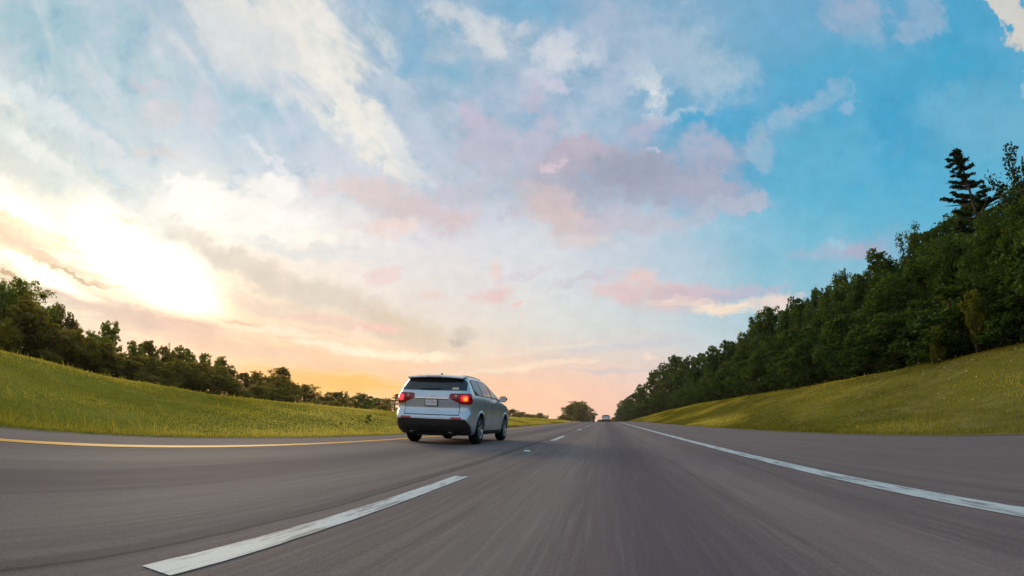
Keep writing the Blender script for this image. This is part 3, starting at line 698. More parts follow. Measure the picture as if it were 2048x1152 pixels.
# wood on the right bank: crowns that make its skyline, nearest first (x, y of the top, distance to the side, width in px, kind)
RW = 'trees of the dark wood on the right bank'
by_pixel('pine', 1916, 304, 23.0, 124, MAT_PINE, 'pine_tree', 'tall dark pine standing clear above the wood, with flat ragged boughs', 'pine tree', None, var=0)
by_pixel('spray', 2034, 300, 20.5, 120, MAT_PINE, 'tall_tree', 'tall forked dark tree cut by the right edge of the photo', 'tree', None, var=0)
by_pixel('loose', 2064, 300, 20.0, 110, MAT_PINE, 'tall_tree', 'loose dark tree top just right of the forked one, at the photo edge', 'tree', None, var=1)
RIGHT = [
 (2052, 408, 17.6, 150, 'near', 'D'), (1990, 428, 18.6, 130, 'near', 'D'), (1948, 462, 19.5, 110, 'near', 'D'), (1905, 474, 20.5, 110, 'near', 'D'),
 (1862, 466, 22.5, 70, 'loose', 'D'), (1825, 446, 22.0, 66, 'spray', 'D'), (1765, 504, 21.0, 96, 'broad', 'D'), (1722, 545, 22.0, 80, 'broad', 'D'),
 (1690, 542, 22.5, 60, 'broad', 'D'), (1655, 576, 22.0, 70, 'broad', 'D'), (1630, 578, 23.0, 44, 'broad', 'D'), (1604, 594, 22.0, 60, 'broad', 'D'),
 (1577, 606, 22.0, 56, 'loose', 'D'), (1540, 612, 22.0, 60, 'broad', 'D'), (1513, 632, 21.0, 34, 'loose', 'D'), (1487, 664, 20.0, 50, 'broad', 'D'),
 (1460, 682, 20.5, 48, 'round', 'D'), (1426, 692, 21.0, 44, 'round', 'D'), (1405, 706, 20.5, 40, 'round', 'D'), (1380, 712, 20.0, 46, 'round', 'D'),
 (1352, 712, 20.0, 40, 'round', 'D'), (1328, 726, 18.5, 34, 'round', 'D'), (1312, 742, 17.5, 26, 'round', 'D'), (1284, 768, 14.0, 28, 'round', 'D'),
 (1270, 786, 13.0, 22, 'round', 'D'), (1257, 792, 12.0, 20, 'round', 'D'), (1243, 801, 10.5, 16, 'round', 'D'), (1236, 818, 10.0, 12, 'round', 'D')]
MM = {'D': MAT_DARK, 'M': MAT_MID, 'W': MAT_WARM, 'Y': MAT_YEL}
KW = {'near': 'big full dark green', 'broad': 'dark green broadleaf', 'loose': 'thin open-crowned dark', 'spray': 'spindly upright dark', 'round': 'small round-topped dark'}
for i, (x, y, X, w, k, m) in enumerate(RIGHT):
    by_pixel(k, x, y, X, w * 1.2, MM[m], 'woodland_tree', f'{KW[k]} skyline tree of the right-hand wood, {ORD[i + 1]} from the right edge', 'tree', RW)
by_pixel('pine', 1299, 745, 16.0, 16, MAT_PINE, 'pine_tree', 'small dark pointed conifer poking above the far end of the right-hand wood', 'pine tree', None, var=1)
by_pixel('loose', 1942, 580, 15.0, 60, MAT_YEL, 'young_tree', 'slim yellow-green young tree in front of the dark wood, below the tall pine', 'young tree', None, var=1)
by_pixel('bush', 1868, 652, 14.2, 34, MAT_YEL, 'bush', 'small yellow-green bush at the foot of the dark wood', 'bush', None)
# trees standing one row behind fill the wood; their crowns show only in the gaps
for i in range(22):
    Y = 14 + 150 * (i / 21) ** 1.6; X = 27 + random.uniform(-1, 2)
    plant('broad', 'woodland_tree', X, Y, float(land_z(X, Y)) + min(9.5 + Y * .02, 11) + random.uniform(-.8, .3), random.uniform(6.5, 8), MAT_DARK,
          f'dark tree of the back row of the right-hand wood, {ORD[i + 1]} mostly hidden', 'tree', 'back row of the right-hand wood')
# undergrowth where the wood meets the grass
for i in range(30):
    Y = 9 + 150 * (i / 29) ** 1.5; X = 16.2 + random.uniform(-.5, .8)
    plant('bush', 'bush', X, Y, float(land_z(X, Y)) + random.uniform(2.6, 4.6), random.uniform(3.2, 4.4), MAT_DARK,
          f'dark bush edging the right-hand wood, {ORD[i + 1]} going down the road', 'bush', 'bushes along the edge of the right-hand wood')
for i in range(16):
    x, y = random.uniform(1300, 2040), 0
    Y = 14 + 120 * (i / 15) ** 1.4; X = 20 + random.uniform(-1, 1.5)
    plant('broad', 'woodland_tree', X, Y, float(land_z(X, Y)) + random.uniform(5.0, 6.8), random.uniform(4.5, 6), MAT_DARK,
          f'low dark tree inside the right-hand wood, {ORD[i + 1]} going down the road', 'tree', 'low trees inside the right-hand wood')

for i in range(14):
    Y = 160 + 230 * i / 13; X = 15.5 - 4.0 * i / 13 + random.uniform(-.4, .4)
    plant('bush', 'bush', X, Y, float(land_z(X, Y)) + random.uniform(4.5, 7.0), random.uniform(8, 11), MAT_DARK,
          f'dark bush at the far end of the right-hand wood, {ORD[i + 1]} going down the road', 'bush', 'far bushes of the right-hand wood')
for i, (x, y) in enumerate([(1030, 827), (1048, 829), (1064, 832), (1078, 832), (1105, 840), (1124, 836)]):
    by_pixel('bush', x, y, -44 if x < 1100 else -22, 26, MAT_WARM, 'bush', f'low far bush left of the big round tree, {ORD[i + 1]} from the SUV', 'bush', 'far bushes left of the road end')
for i in range(28):
    Y = 10 + 150 * ((i + .5) / 27) ** 1.5; X = 17.7 + random.uniform(-.4, .5)
    plant('bush', 'bush', X, Y, float(land_z(X, Y)) + random.uniform(1.6, 2.8), random.uniform(3.8, 5), MAT_DARK,
          f'low dark bush filling under the right-hand wood, {ORD[i + 1]} going down the road', 'bush', 'low fill under the right-hand wood')
for i in range(12):
    Y = 13 + 60 * (i / 11) ** 1.3; X = 18.4 + random.uniform(-.5, .8)
    plant('bush', 'bush', X, Y, float(land_z(X, Y)) + random.uniform(3.0, 4.2), random.uniform(3.6, 4.6), MAT_DARK,
          f'dark bush in the second row of the right-hand wood, {ORD[i + 1]} going down the road', 'bush', 'second-row bushes of the right-hand wood')

# trees beyond the median on the left, from the left edge of the photo to the SUV
LW = 'trees beyond the grassy median on the left'
LEFT = [
 (4, 568, -42, 70, 'round', 'M', 'leafy green tree cut by the left edge of the photo'),
 (46, 556, -44, 92, 'broad', 'M', 'tallest green tree at the far left, sunlit at the top'),
 (98, 612, -43, 60, 'broad', 'M', 'rounded green tree right of the tallest one at the far left'),
 (118, 606, -44, 52, 'broad', 'W', 'tall bushy tree with an uneven top at the left'),
 (144, 626, -44, 46, 'loose', 'W', 'open-crowned tree on the right shoulder of the tall bushy one'),
 (171, 651, -45, 26, 'spray', 'M', 'thin little tree with a forked top in the left tree line'),
 (184, 662, -44, 34, 'round', 'M', 'low green tree beside the thin forked one'),
 (219, 642, -46, 38, 'loose', 'M', 'airy round-headed tree with sky showing through its crown'),
 (200, 672, -41, 66, 'round', 'M', 'low broad green bushy tree below the airy round-headed one'),
 (269, 682, -46, 50, 'round', 'M', 'olive flat-topped tree in the left tree line'),
 (298, 682, -47, 42, 'round', 'W', 'round tree joined to the right of the flat-topped one'),
 (327, 692, -46, 34, 'broad', 'W', 'small peaked tree in the middle of the left tree line'),
 (342, 684, -47, 16, 'spray', 'M', 'thin sprig-topped tree in the middle of the left tree line'),
 (358, 691, -46, 40, 'round', 'M', 'round green tree right of the sprig-topped one'),
 (376, 697, -47, 34, 'round', 'M', 'smaller green tree on the slope of the skyline'),
 (409, 706, -47, 30, 'loose', 'M', 'green tree with a notched top, left of the glow'),
 (427, 709, -47, 26, 'spray', 'M', 'slender tree with thin twigs above its crown, beside the notched one'),
 (444, 712, -48, 34, 'loose', 'W', 'golden-edged open tree with twiggy top'),
 (461, 730, -48, 32, 'round', 'W', 'low golden-edged tree stepping down beside the twiggy one'),
 (490, 746, -48, 40, 'round', 'W', 'rounded brownish tree before the gap in the skyline'),
 (514, 742, -49, 34, 'round', 'W', 'rounded tree twin to the brownish one, slightly taller'),
 (546, 753, -49, 36, 'round', 'W', 'low dark tree left of the tall ragged one'),
 (563, 733, -50, 46, 'broad', 'W', 'tall ragged dark tree, the most prominent near the SUV'),
 (584, 763, -50, 32, 'round', 'W', 'dark tree leaning on the right of the tall ragged one'),
 (612, 768, -50, 36, 'broad', 'W', 'dark round tree beside the bright gap on the horizon'),
 (634, 792, -54, 12, 'spray', 'W', 'wispy sapling in the bright gap left of centre'),
 (646, 782, -54, 22, 'spray', 'W', 'thin see-through tree lit orange in the bright gap'),
 (672, 784, -52, 40, 'round', 'W', 'round dark tree just right of the bright gap'),
 (688, 781, -53, 18, 'spray', 'W', 'twiggy top rising beside the round dark tree'),
 (725, 786, -52, 46, 'round', 'M', 'bright green domed tree left of the SUV'),
 (757, 797, -53, 38, 'round', 'W', 'low rounded tree between the domed one and the SUV'),
 (774, 796, -54, 22, 'round', 'W', 'small tree between the low rounded one and the SUV'),
 (794, 788, -52, 28, 'pine', 'W', 'scraggy layered tree half hidden by the left side of the SUV'),
]
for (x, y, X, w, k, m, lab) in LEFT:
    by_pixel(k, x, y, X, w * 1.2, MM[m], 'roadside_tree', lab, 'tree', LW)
for i in range(26):                            # low filler below the crowns
    x = 10 + 770 * i / 25
    Yl, _ = at_x(x, 760, -39); X = -39 + random.uniform(-1.5, 1.5); d = math.hypot(X, Yl)
    top = at_x(x, float(np.interp(x, [q_[0] for q_ in LEFT], [q_[1] for q_ in LEFT])) + 30 - 17 * i / 25, X)[1] - random.uniform(0, .4)
    plant('bush', 'bush', X, Yl, top, random.uniform(4, 6), MAT_WARM, f'dark brown-green bush under the left tree line, {ORD[i + 1]} from the left edge', 'bush', 'bushes under the left tree line')
# far trees either side of the road's end
FARL = [
 (1026, 818, -46, 18, 'loose', 'W', 'small far tree just right of the SUV mirror'), (1043, 824, -46, 20, 'round', 'W', 'low far tree in the thin belt right of the SUV'),
 (1058, 828, -46, 18, 'round', 'W', 'third low tree in the thin belt right of the SUV'), (1068, 829, -46, 16, 'round', 'W', 'fourth low tree in the thin belt right of the SUV'),
 (1080, 826, -44, 20, 'loose', 'W', 'far tree with a see-through crown ending the thin belt'), (1092, 829, -42, 9, 'spray', 'W', 'tiny bent tree at the end of the thin belt'),
 (1116, 837, -22, 16, 'round', 'W', 'low bush left of the big round tree near the road end'),
 (1128, 830, -20, 22, 'round', 'W', 'small tree on the left flank of the big round tree'), (1141, 808, -19, 26, 'loose', 'W', 'open lobe-like tree on the left of the big round tree'),
 (1156, 802, -17, 46, 'round', 'W', 'big round dark tree near the end of the road, left side'), (1170, 812, -14, 30, 'round', 'W', 'dark tree on the right flank of the big round tree'),
 (1186, 828, -8.5, 10, 'round', 'W', 'tiny dark tree at the road end, right of the big round tree'), (1199, 839, -5.0, 10, 'round', 'W', 'lowest speck of a tree beside the far vehicle')]
for (x, y, X, w, k, m, lab) in FARL:
    by_pixel(k, x, y, X, w * 1.2, MM[m], 'far_tree', lab, 'tree', 'distant trees left of the road end')
for (x, y, w, lab) in [(1229, 834, 16, 'dark speck of a tree where the right-hand wood meets the horizon'), (1221, 838, 14, 'far low tree just right of the distant white vehicle'), (1212, 839, 16, 'far low tree directly behind the distant white vehicle'), (1204, 840, 14, 'far low tree just left of the distant white vehicle')]:
    Y = 620; v = ray(x, y); XX = v.x / v.y * Y; zt = CAM_H + v.z / v.y * Y
    plant('round', 'far_tree', XX, Y, zt, w / F_PX * Y * 1.2, MAT_WARM, lab, 'tree', 'distant trees beyond the road end')

# weeds standing in the median grass
for (x, y, X, w, lab) in [(737, 830, -8.6, 18, 'dark weed clump standing in the median grass nearest the SUV'), (664, 848, -8.2, 20, 'low dark weed clump in the median grass, left of the tall one'),
(322, 752, -13.0, 14, 'pale spiky weed on top of the median mound')]:
    by_pixel('weed' if w < 30 else 'bush', x, y, X, w, MAT_MID if w < 30 else MAT_YEL, 'weed_clump', lab, 'weed', None, sink=.05)
# pale flower heads and seed stalks scattered on the right bank
r_ = np.random.default_rng(8)
n = 260; Yf = 7 + 45 * r_.random(n) ** 1.4; Xf = XR + 1.5 + 8.5 * r_.random(n); Zf = land_z(Xf, Yf) + .12 + .12 * r_.random(n)
v, f, t = leaves_np(np.stack([Xf, Yf, Zf], 1), np.full(n, .045), r_, np.ones(n))
tag(obj('wildflowers', mesh_np('wildflowers', v, f, attrs={'tone': t}), simple('seed_heads', (.55, .50, .28), .8)), 'pale specks of wildflowers scattered in the grass of the right bank', 'wildflowers', kind='stuff')
# ------------------------------------------------------------------ vehicles
def car_paint(name, col, metal=.55, rough=.28):
    m, N, out = material(name)
    tc = N.n('ShaderNodeTexCoord').outputs['Object']
    f = N.noise(tc, 260, 2, .6); dirt = N.noise(tc, 3.0, 5, .6)
    z = N.n('ShaderNodeSeparateXYZ'); N.link(tc, z.inputs[0])
    c = N.mix(N.rng(f, .4, .6, 0, .25), (*col, 1), (*[v * .8 for v in col], 1))
    c = N.mix(N.m('MULTIPLY', N.rng(dirt, .35, .7), N.rng(z.outputs[2], .75, .25, 0, .6)), c, (.12, .10, .08, 1))   # road dirt low on the sides
    p = principled(N, out, c, rough, metal, .5)
    p.inputs['Coat Weight'].default_value = .6; p.inputs['Coat Roughness'].default_value = .06
    return m
P_SILVER = car_paint('silver_blue_paint', (.56, .63, .71), .55)
P_WHITE = car_paint('pearl_white_paint', (.88, .88, .90), .0, .35)
M_GLASS = simple('tinted_glass', (.012, .012, .013), .04, 0, .8)
M_SIDEGLASS = simple('side_glass', (.05, .055, .06), .03, .25, .9)
M_PLASTIC = simple('black_plastic', (.014, .012, .012), .55, 0, .35)
M_RUBBER = simple('tyre_rubber', (.012, .011, .011), .85, 0, .2)
M_RIM = simple('alloy', (.34, .34, .35), .35, .9, .5)
M_CHROME = simple('chrome', (.75, .75, .76), .12, 1.0, .5)
M_GAP = simple('panel_gap', (.01, .01, .01), .8, 0, .1)
M_LENS = simple('red_lens', (.26, .010, .016), .12, 0, .6)
M_REFL = simple('red_reflector', (.42, .010, .025), .15, 0, .8)
M_PLATE = simple('number_plate', (.78, .74, .76), .45)
M_INK = simple('plate_ink', (.35, .10, .14), .6)
M_CARD = simple('window_card', (.62, .60, .46), .7)
M_UNDER = simple('underbody', (.010, .009, .009), .9, 0, .1)
def glow_mat(name, col, s):
    m, N, out = material(name)
    p = principled(N, out, col, .3); p.inputs['Emission Color'].default_value = (*col, 1); p.inputs['Emission Strength'].default_value = s
    return m
M_LIT = glow_mat('lit_tail_lamp', (.95, .012, .012), .75)
M_LIT_PINK = glow_mat('lit_tail_lamp_pale', (.95, .05, .07), .8)
M_HOT = glow_mat('lit_bulb', (1.0, .22, .02), 1.6)
M_HEAD = simple('headlamp_glass', (.6, .62, .65), .1, .2, .8)

#        z     rear   front  half   (outline of the shell at each height)
LEV = [(.22, .22, 4.60, .86), (.30, .09, 4.74, .925), (.42, .02, 4.82, .955), (.55, .00, 4.85, .972), (.625, .00, 4.86, .98), (.66, .012, 4.86, .985),
       (.71, .03, 4.86, .99), (.75, .055, 4.85, .99), (.80, .09, 4.83, .988), (.86, .112, 4.80, .986), (.93, .105, 4.74, .984), (1.02, .085, 4.60, .978), (1.10, .072, 4.15, .968),
       (1.15, .075, 3.82, .958), (1.20, .090, 3.66, .946), (1.26, .110, 3.52, .930), (1.32, .145, 3.37, .906), (1.42, .205, 3.12, .862), (1.52, .275, 2.86, .812),
       (1.60, .335, 2.62, .768), (1.65, .390, 2.42, .728), (1.685, .50, 2.22, .67), (1.71, .72, 2.02, .58), (1.725, 1.0, 1.85, .42), (1.73, 1.25, 1.65, .2)]
LZ = np.array(LEV)
def outline(z):
    """Right half of the shell's outline at height z: points from the middle of the tail round to the middle of the nose."""
    yr, yf, hw = (np.interp(z, LZ[:, 0], LZ[:, k]) for k in (1, 2, 3))
    q = min(1.0, hw / .9)
    rx, ry, fx, fy = .30 * q, .26 * q, .50 * q, .42 * q
    if yf - yr < ry + fy + .1: s = (yf - yr - .1) / (ry + fy); ry *= s; fy *= s
    bul = .07 * q
    P = []
    for t in np.linspace(0, 1, 7)[:-1]: x = (hw - rx) * t; P.append((x, yr + bul * (x / hw) ** 2))
    y0 = yr + bul * ((hw - rx) / hw) ** 2
    for t in np.linspace(0, 1, 11)[:-1]:
        a = t * math.pi / 2; P.append((hw - rx + rx * math.sin(a) ** .92, y0 + ry * (1 - math.cos(a) ** .92)))
    ys_, ye = y0 + ry, yf - .10 * q - fy
    for t in np.linspace(0, 1, 19)[:-1]:
        y = ys_ + (ye - ys_) * t; P.append((hw - .012 * (2 * t - 1) ** 2 * q, y))
    P.append((hw - .012 * q, ye))
    for t in np.linspace(0, 1, 11)[1:]:
        a = t * math.pi / 2; P.append((hw - fx + (fx - .012 * q) * math.cos(a) ** .9, ye + fy * math.sin(a) ** .9))
    x1, yl = P[-1]
    for t in np.linspace(0, 1, 6)[1:]: x = x1 * (1 - t); P.append((x, yl + .10 * q * (1 - (x / x1) ** 2)))
    return np.array(P)
_oc = {}
def at_s(z, s):
    """Point of the shell at height z, s metres of outline from the tail's middle (+ right, - left)."""
    k = round(z, 4)
    if k not in _oc:
        O = outline(z); d = np.concatenate([[0], np.cumsum(np.hypot(*np.diff(O, axis=0).T))]); _oc[k] = (O, d)
    O, d = _oc[k]; a = abs(s)
    return np.array([math.copysign(np.interp(a, d, O[:, 0]), s) if s else 0.0, np.interp(a, d, O[:, 1]), z])
def at_y(z, y, side):
    O, d = _oc.get(round(z, 4), (None, None))
    if O is None: at_s(z, 0); O, d = _oc[round(z, 4)]
    return np.interp(y, O[6:-5, 1], d[6:-5]) * side
def normal(f, u, z):
    e = 1e-3; a = f(z, u + e) - f(z, u - e); b = f(z + e, u) - f(z - e, u)
    n = np.cross(a, b); return n / (np.linalg.norm(n) + 1e-12)
def slab(us, zlo, zhi, off, nz=4, depth=.02, by_y=0, flat_top=False):
    """Shell-hugging panel between heights zlo(u) and zhi(u); by_y = side when u is a distance along the car."""
    f = (lambda z, u: at_s(z, at_y(z, u, by_y))) if by_y else at_s
    A, B = [], []
    for j in range(nz + 1):
        for u in us:
            lo = zlo(u) if callable(zlo) else zlo; hi = zhi(u) if callable(zhi) else zhi
            z = lo + (hi - lo) * j / nz; p = f(z, u); n = normal(f, u, z)
            if by_y < 0: n = -n
            if n[0] * p[0] < 0 and abs(n[0]) > .3: n = -n
            A.append(p + n * off); B.append(p + n * (off - depth))
    m = len(us); N_ = len(A); V = A + B; F = []
    for j in range(nz):
        for i in range(m - 1):
            a = j * m + i; F.append((a, a + 1, a + m + 1, a + m)); F.append((N_ + a + m, N_ + a + m + 1, N_ + a + 1, N_ + a))
    ring = [i for i in range(m)] + [j * m + m - 1 for j in range(1, nz + 1)] + [nz * m + i for i in range(m - 2, -1, -1)] + [j * m for j in range(nz - 1, 0, -1)]
    for i in range(len(ring)):
        a, b = ring[i], ring[(i + 1) % len(ring)]; F.append((b, a, N_ + a, N_ + b))
    return V, F
def pymesh(name, V, F, smooth=True, angle=35):
    me = bpy.data.meshes.new(name); me.from_pydata([tuple(map(float, v)) for v in V], [], F); me.validate()
    bm = bmesh.new(); bm.from_mesh(me); bmesh.ops.recalc_face_normals(bm, faces=bm.faces)
    for e in bm.edges: e.smooth = not (len(e.link_faces) == 2 and e.calc_face_angle(0) > rad(angle))
    for fc in bm.faces: fc.smooth = smooth
    bm.to_mesh(me); bm.free(); return me
def panel(name, parent, mat, us, zlo, zhi, off, **kw):
    return obj(name, pymesh(name, *slab(us, zlo, zhi, off, **kw)), mat, parent)
def bm_mesh(name, bm, angle=35):
    for e in bm.edges: e.smooth = not (len(e.link_faces) == 2 and e.calc_face_angle(0) > rad(angle))
    for fc in bm.faces: fc.smooth = True
    me = bpy.data.meshes.new(name); bm.to_mesh(me); bm.free(); return me
def rbox(bm, c, s, bev=.01, seg=2, rot=None):
    r = bmesh.ops.create_cube(bm, size=1); vs = r['verts']
    for v in vs: v.co = Vector((v.co.x * s[0], v.co.y * s[1], v.co.z * s[2]))
    es = list({e for v in vs for e in v.link_edges})
    if bev: vs = list({v for f in bmesh.ops.bevel(bm, geom=es, offset=bev, segments=seg, affect='EDGES')['faces'] for v in f.verts} | {v for v in vs if v.is_valid})
    for v in vs:
        if rot is not None: v.co = rot @ v.co
        v.co += Vector(c)
    return vs
def lathe_x(bm, prof, seg, cx, cy, cz):
    """Revolve (x, radius) pairs about an axis along x."""
    rings = []
    for x, r in prof:
        rings.append([bm.verts.new((cx + x, cy + r * math.cos(math.tau * k / seg), cz + r * math.sin(math.tau * k / seg))) for k in range(seg)])
    for a, b in zip(rings, rings[1:]):
        for k in range(seg): bm.faces.new((a[k], a[(k + 1) % seg], b[(k + 1) % seg], b[k]))
    return rings

AX_R, AX_F, WR = 1.12, 3.87, .365
def build_suv(paint, name, label, lit=True):
    root = empty(name); tag(root, label, 'car')
    # shell
    V, F, rings = [], [], []
    for z in np.concatenate([LZ[:, 0]]):
        O = outline(z); full = np.concatenate([O, (O * (-1, 1))[::-1][1:-1]]); rings.append((len(V), len(full))); V += [(x, y, z) for x, y in full]
    for (a, n), (b, _) in zip(rings, rings[1:]):
        for i in range(n): F.append((a + i, a + (i + 1) % n, b + (i + 1) % n, b + i))
    F.append(tuple(range(rings[0][0], rings[0][0] + rings[0][1]))[::-1]); F.append(tuple(range(rings[-1][0], rings[-1][0] + rings[-1][1])))
    me = pymesh('body', V, F, angle=28)
    tmp = bpy.data.objects.new('tmp', me); COL.objects.link(tmp)
    bm = bmesh.new()
    for ay in (AX_R, AX_F):
        for s in (-1, 1):
            m4 = Matrix.Translation((s * .88, ay, .375)) @ Matrix.Rotation(rad(90), 4, 'Y')
            bmesh.ops.create_cone(bm, cap_ends=True, segments=48, radius1=.415, radius2=.415, depth=.56, matrix=m4)
    cm = bpy.data.meshes.new('cut'); bm.to_mesh(cm); bm.free(); cut = bpy.data.objects.new('cut', cm); COL.objects.link(cut)
    md = tmp.modifiers.new('b', 'BOOLEAN'); md.object = cut; md.operation = 'DIFFERENCE'; md.solver = 'EXACT'
    bpy.context.view_layer.update()
    me2 = bpy.data.meshes.new_from_object(tmp.evaluated_get(bpy.context.evaluated_depsgraph_get()))
    bpy.data.objects.remove(tmp); bpy.data.objects.remove(cut); me2.name = 'body'; me2.materials.clear()
    me2.materials.append(paint); me2.materials.append(M_UNDER)
    for p in me2.polygons:
        c = p.center; w = any(math.hypot(c.y - ay, c.z - .375) < .418 for ay in (AX_R, AX_F)) and c.z < .80 and abs(p.normal.z) + abs(p.normal.y) > .3 or (abs(c.x) < .7 and c.z < .8 and c.y > .7 and abs(p.normal.x) > .9)
        inner = abs(abs(c.x) - .6) < .03 and abs(p.normal.x) > .9
        p.material_index = 1 if (w or inner or c.z < .225) else 0
    me2.set_sharp_from_angle(angle=rad(28))
    body = obj('body', me2, None, root)
    S = lambda a, b, n: list(np.linspace(a, b, n))
    # lower bumper, tailgate and seams
    bz = lambda s: .612 if abs(s) < .86 else max(.30, .612 - (abs(s) - .86) * .95)
    panel('rear_bumper_cover', root, M_PLASTIC, S(-1.14, 1.14, 61), .235, bz, .008, nz=7)
    sk = bmesh.new(); rbox(sk, (0, .10, .245), (1.30, .16, .07), .03); rbox(sk, (0, .034, .46), (.62, .03, .14), .012)
    obj('bumper_insert', bm_mesh('bumper_insert', sk), M_UNDER, root)
    tg = panel('tailgate', root, paint, S(-.70, .70, 37), .715, 1.285, .006, nz=16)
    panel('tailgate_seam', tg, M_GAP, S(-.715, .715, 37), .700, .7145, .003, nz=1, depth=.004)
    for s in (-1, 1): panel('tailgate_seam', tg, M_GAP, [s * .703, s * .714], .70, 1.0, .0035, nz=8, depth=.006)
    panel('bumper_lip', root, paint, S(-.86, .86, 41), .628, .664, .022, nz=3, depth=.04)
    # handle bar above the plate and its dark shadow gap
    panel('handle_trim', tg, M_CHROME, S(-.42, .42, 25), 1.098, 1.112, .020, nz=2, depth=.03)
    panel('handle_recess', tg, M_GAP, S(-.42, .42, 25), 1.080, 1.096, .009, nz=1, depth=.01)
    # plate
    pb = bmesh.new(); rbox(pb, (0, .062, 1.0), (.335, .016, .175), .006); pl = obj('plate_frame', bm_mesh('plate_frame', pb), M_PLASTIC, tg)
    pb = bmesh.new(); rbox(pb, (0, .0515, 1.0), (.300, .008, .145), .004); pp = obj('number_plate', bm_mesh('number_plate', pb), M_PLATE, tg)
    ib = bmesh.new()
    for i, cx in enumerate((-.114, -.078, -.042, .012, .046, .080, .114)):
        w, h = .020, .066
        for dx, dz, a, b in ((-w / 2, 0, .006, h), (0, h / 2, w, .006), (0, 0, w, .006)) if i % 2 else ((w / 2, 0, .006, h), (0, -h / 2, w, .006), (-w / 2, h / 4, .006, h / 2), (0, h / 2, w, .006)):
            rbox(ib, (cx + dx, .0462, 1.0 + dz - .006), (a, .002, b), 0)
    rbox(ib, (0, .0462, 1.052), (.10, .002, .010), 0)
    obj('plate_characters', bm_mesh('plate_characters', ib), M_INK, tg)
    # emblem: ring with two converging bars
    eb = bmesh.new(); rr = []
    for k in range(28):
        a = math.tau * k / 28; c = Vector((.055 * math.cos(a), 0, .046 * math.sin(a)))
        rr.append([eb.verts.new(c * s_ + Vector((0, .048 + dy, 1.18))) for s_, dy in ((1.0, 0), (1.0, -.008), (.84, -.008), (.84, 0))])
    for k in range(28):
        for j in range(4): eb.faces.new((rr[k][j], rr[(k + 1) % 28][j], rr[(k + 1) % 28][(j + 1) % 4], rr[k][(j + 1) % 4]))
    for s in (-1, 1): rbox(eb, (s * .020, .044, 1.178), (.010, .008, .078), .002, 1, Matrix.Rotation(s * rad(-14), 3, 'Y'))
    obj('emblem', bm_mesh('emblem', eb), M_CHROME, tg)
    bdg = bmesh.new(); rbox(bdg, (.60, .118, 1.035), (.085, .006, .020), .003, 1); obj('badge', bm_mesh('badge', bdg), M_CHROME, tg)
    # rear window, card, wiper, spoiler, fin
    wl = panel('rear_window', root, M_GLASS, S(-.865, .865, 45), lambda s: 1.295 + .012 * abs(s) / .86, lambda s: 1.615 - .10 * max(0, abs(s) - .69) / .175, .006, nz=9)
    panel('window_card', wl, M_CARD, S(.50, .66, 6), 1.325, 1.375, .009, nz=2, depth=.004)
    panel('wiper', wl, M_PLASTIC, S(-.30, .22, 9), lambda s: 1.315 + .03 * (s + .3), lambda s: 1.330 + .03 * (s + .3), .022, nz=1, depth=.012)
    sp = bmesh.new(); n = 17; rows = []
    for i in range(n):
        x = -.735 + 1.47 * i / (n - 1); e = (x / .735) ** 2
        y0 = .215 + .09 * e; rows.append([sp.verts.new(p) for p in ((x, y0, 1.632 - .028 * e), (x, y0 + .004, 1.668 - .034 * e), (x, y0 + .25, 1.708 - .045 * e), (x, y0 + .42, 1.700 - .06 * e), (x, y0 + .42, 1.62 - .04 * e), (x, y0 + .16, 1.600 - .03 * e))])
    for a, b in zip(rows, rows[1:]):
        for j in range(6): sp.faces.new((a[j], b[j], b[(j + 1) % 6], a[(j + 1) % 6]))
    sp.faces.new(rows[0]); sp.faces.new(rows[-1][::-1]); bmesh.ops.recalc_face_normals(sp, faces=sp.faces)
    spo = obj('roof_spoiler', bm_mesh('roof_spoiler', sp, 40), paint, root)
    bl = bmesh.new(); rbox(bl, (0, .222, 1.646), (.34, .012, .018), .004); obj('brake_light', bm_mesh('brake_light', bl), M_LENS, spo)
    fn = bmesh.new(); rbox(fn, (0, .80, 1.742), (.035, .12, .05), .014); obj('roof_antenna', bm_mesh('roof_antenna', fn), M_PLASTIC, root)
    for s in (-1, 1):                          # roof rails
        rl = bmesh.new(); pts = [(s * (.60 - .03 * (t - .4) ** 2), .75 + 1.55 * t, 1.70 + .022 * math.sin(math.pi * t)) for t in np.linspace(0, 1, 9)]
        v_, f_ = tube_np(pts, .016, .016, 8)
        obj('roof_rail', pymesh('roof_rail', v_, [tuple(map(int, q)) for q in f_]), M_CHROME, root)
    # tail lamps
    for s in (-1, 1):
        us = [s * q for q in S(.455, 1.115, 27)]
        lo = lambda u: 1.105 - (min(max(abs(u) - .47, 0), .30)) / .30 * .135 + .10 * max(0, abs(u) - .98) / .13
        hi = lambda u: 1.225 + .012 * (abs(u) - .45) - .05 * max(0, abs(u) - 1.0) / .12 - .03 * max(0, .49 - abs(u)) / .04
        lamp = panel('tail_lamp', root, M_LENS, us, lo, hi, .016, nz=6, depth=.03)
        us = [s * q for q in S(.74, .93, 12)]
        panel('lit_lens', lamp, M_LIT if s > 0 else M_LIT_PINK, us, lambda u: 1.03 + .25 * abs(abs(u) - .84), lambda u: 1.195 - .25 * abs(abs(u) - .84), .0185, nz=4, depth=.006)
        if s > 0: panel('bulb', lamp, M_HOT, [q for q in S(.80, .90, 7)], lambda u: 1.055 + .3 * abs(u - .85), lambda u: 1.155 - .3 * abs(u - .85), .0215, nz=4, depth=.006)
        panel('clear_lens', lamp, M_HEAD, [s * q for q in S(.60, .645, 4)], 1.155, 1.185, .018, nz=1, depth=.005)
        us = [s * q for q in S(.52, .78, 13)]
        panel('reflector', root, M_REFL, us, .612, .652, .028, nz=2, depth=.03)
        # side windows, pillars, seams, handles, mirror, sill
        wt = lambda y: 1.60 - .10 * max(0, 1.15 - y) ** 1.5 - max(0, y - 2.45) * .47
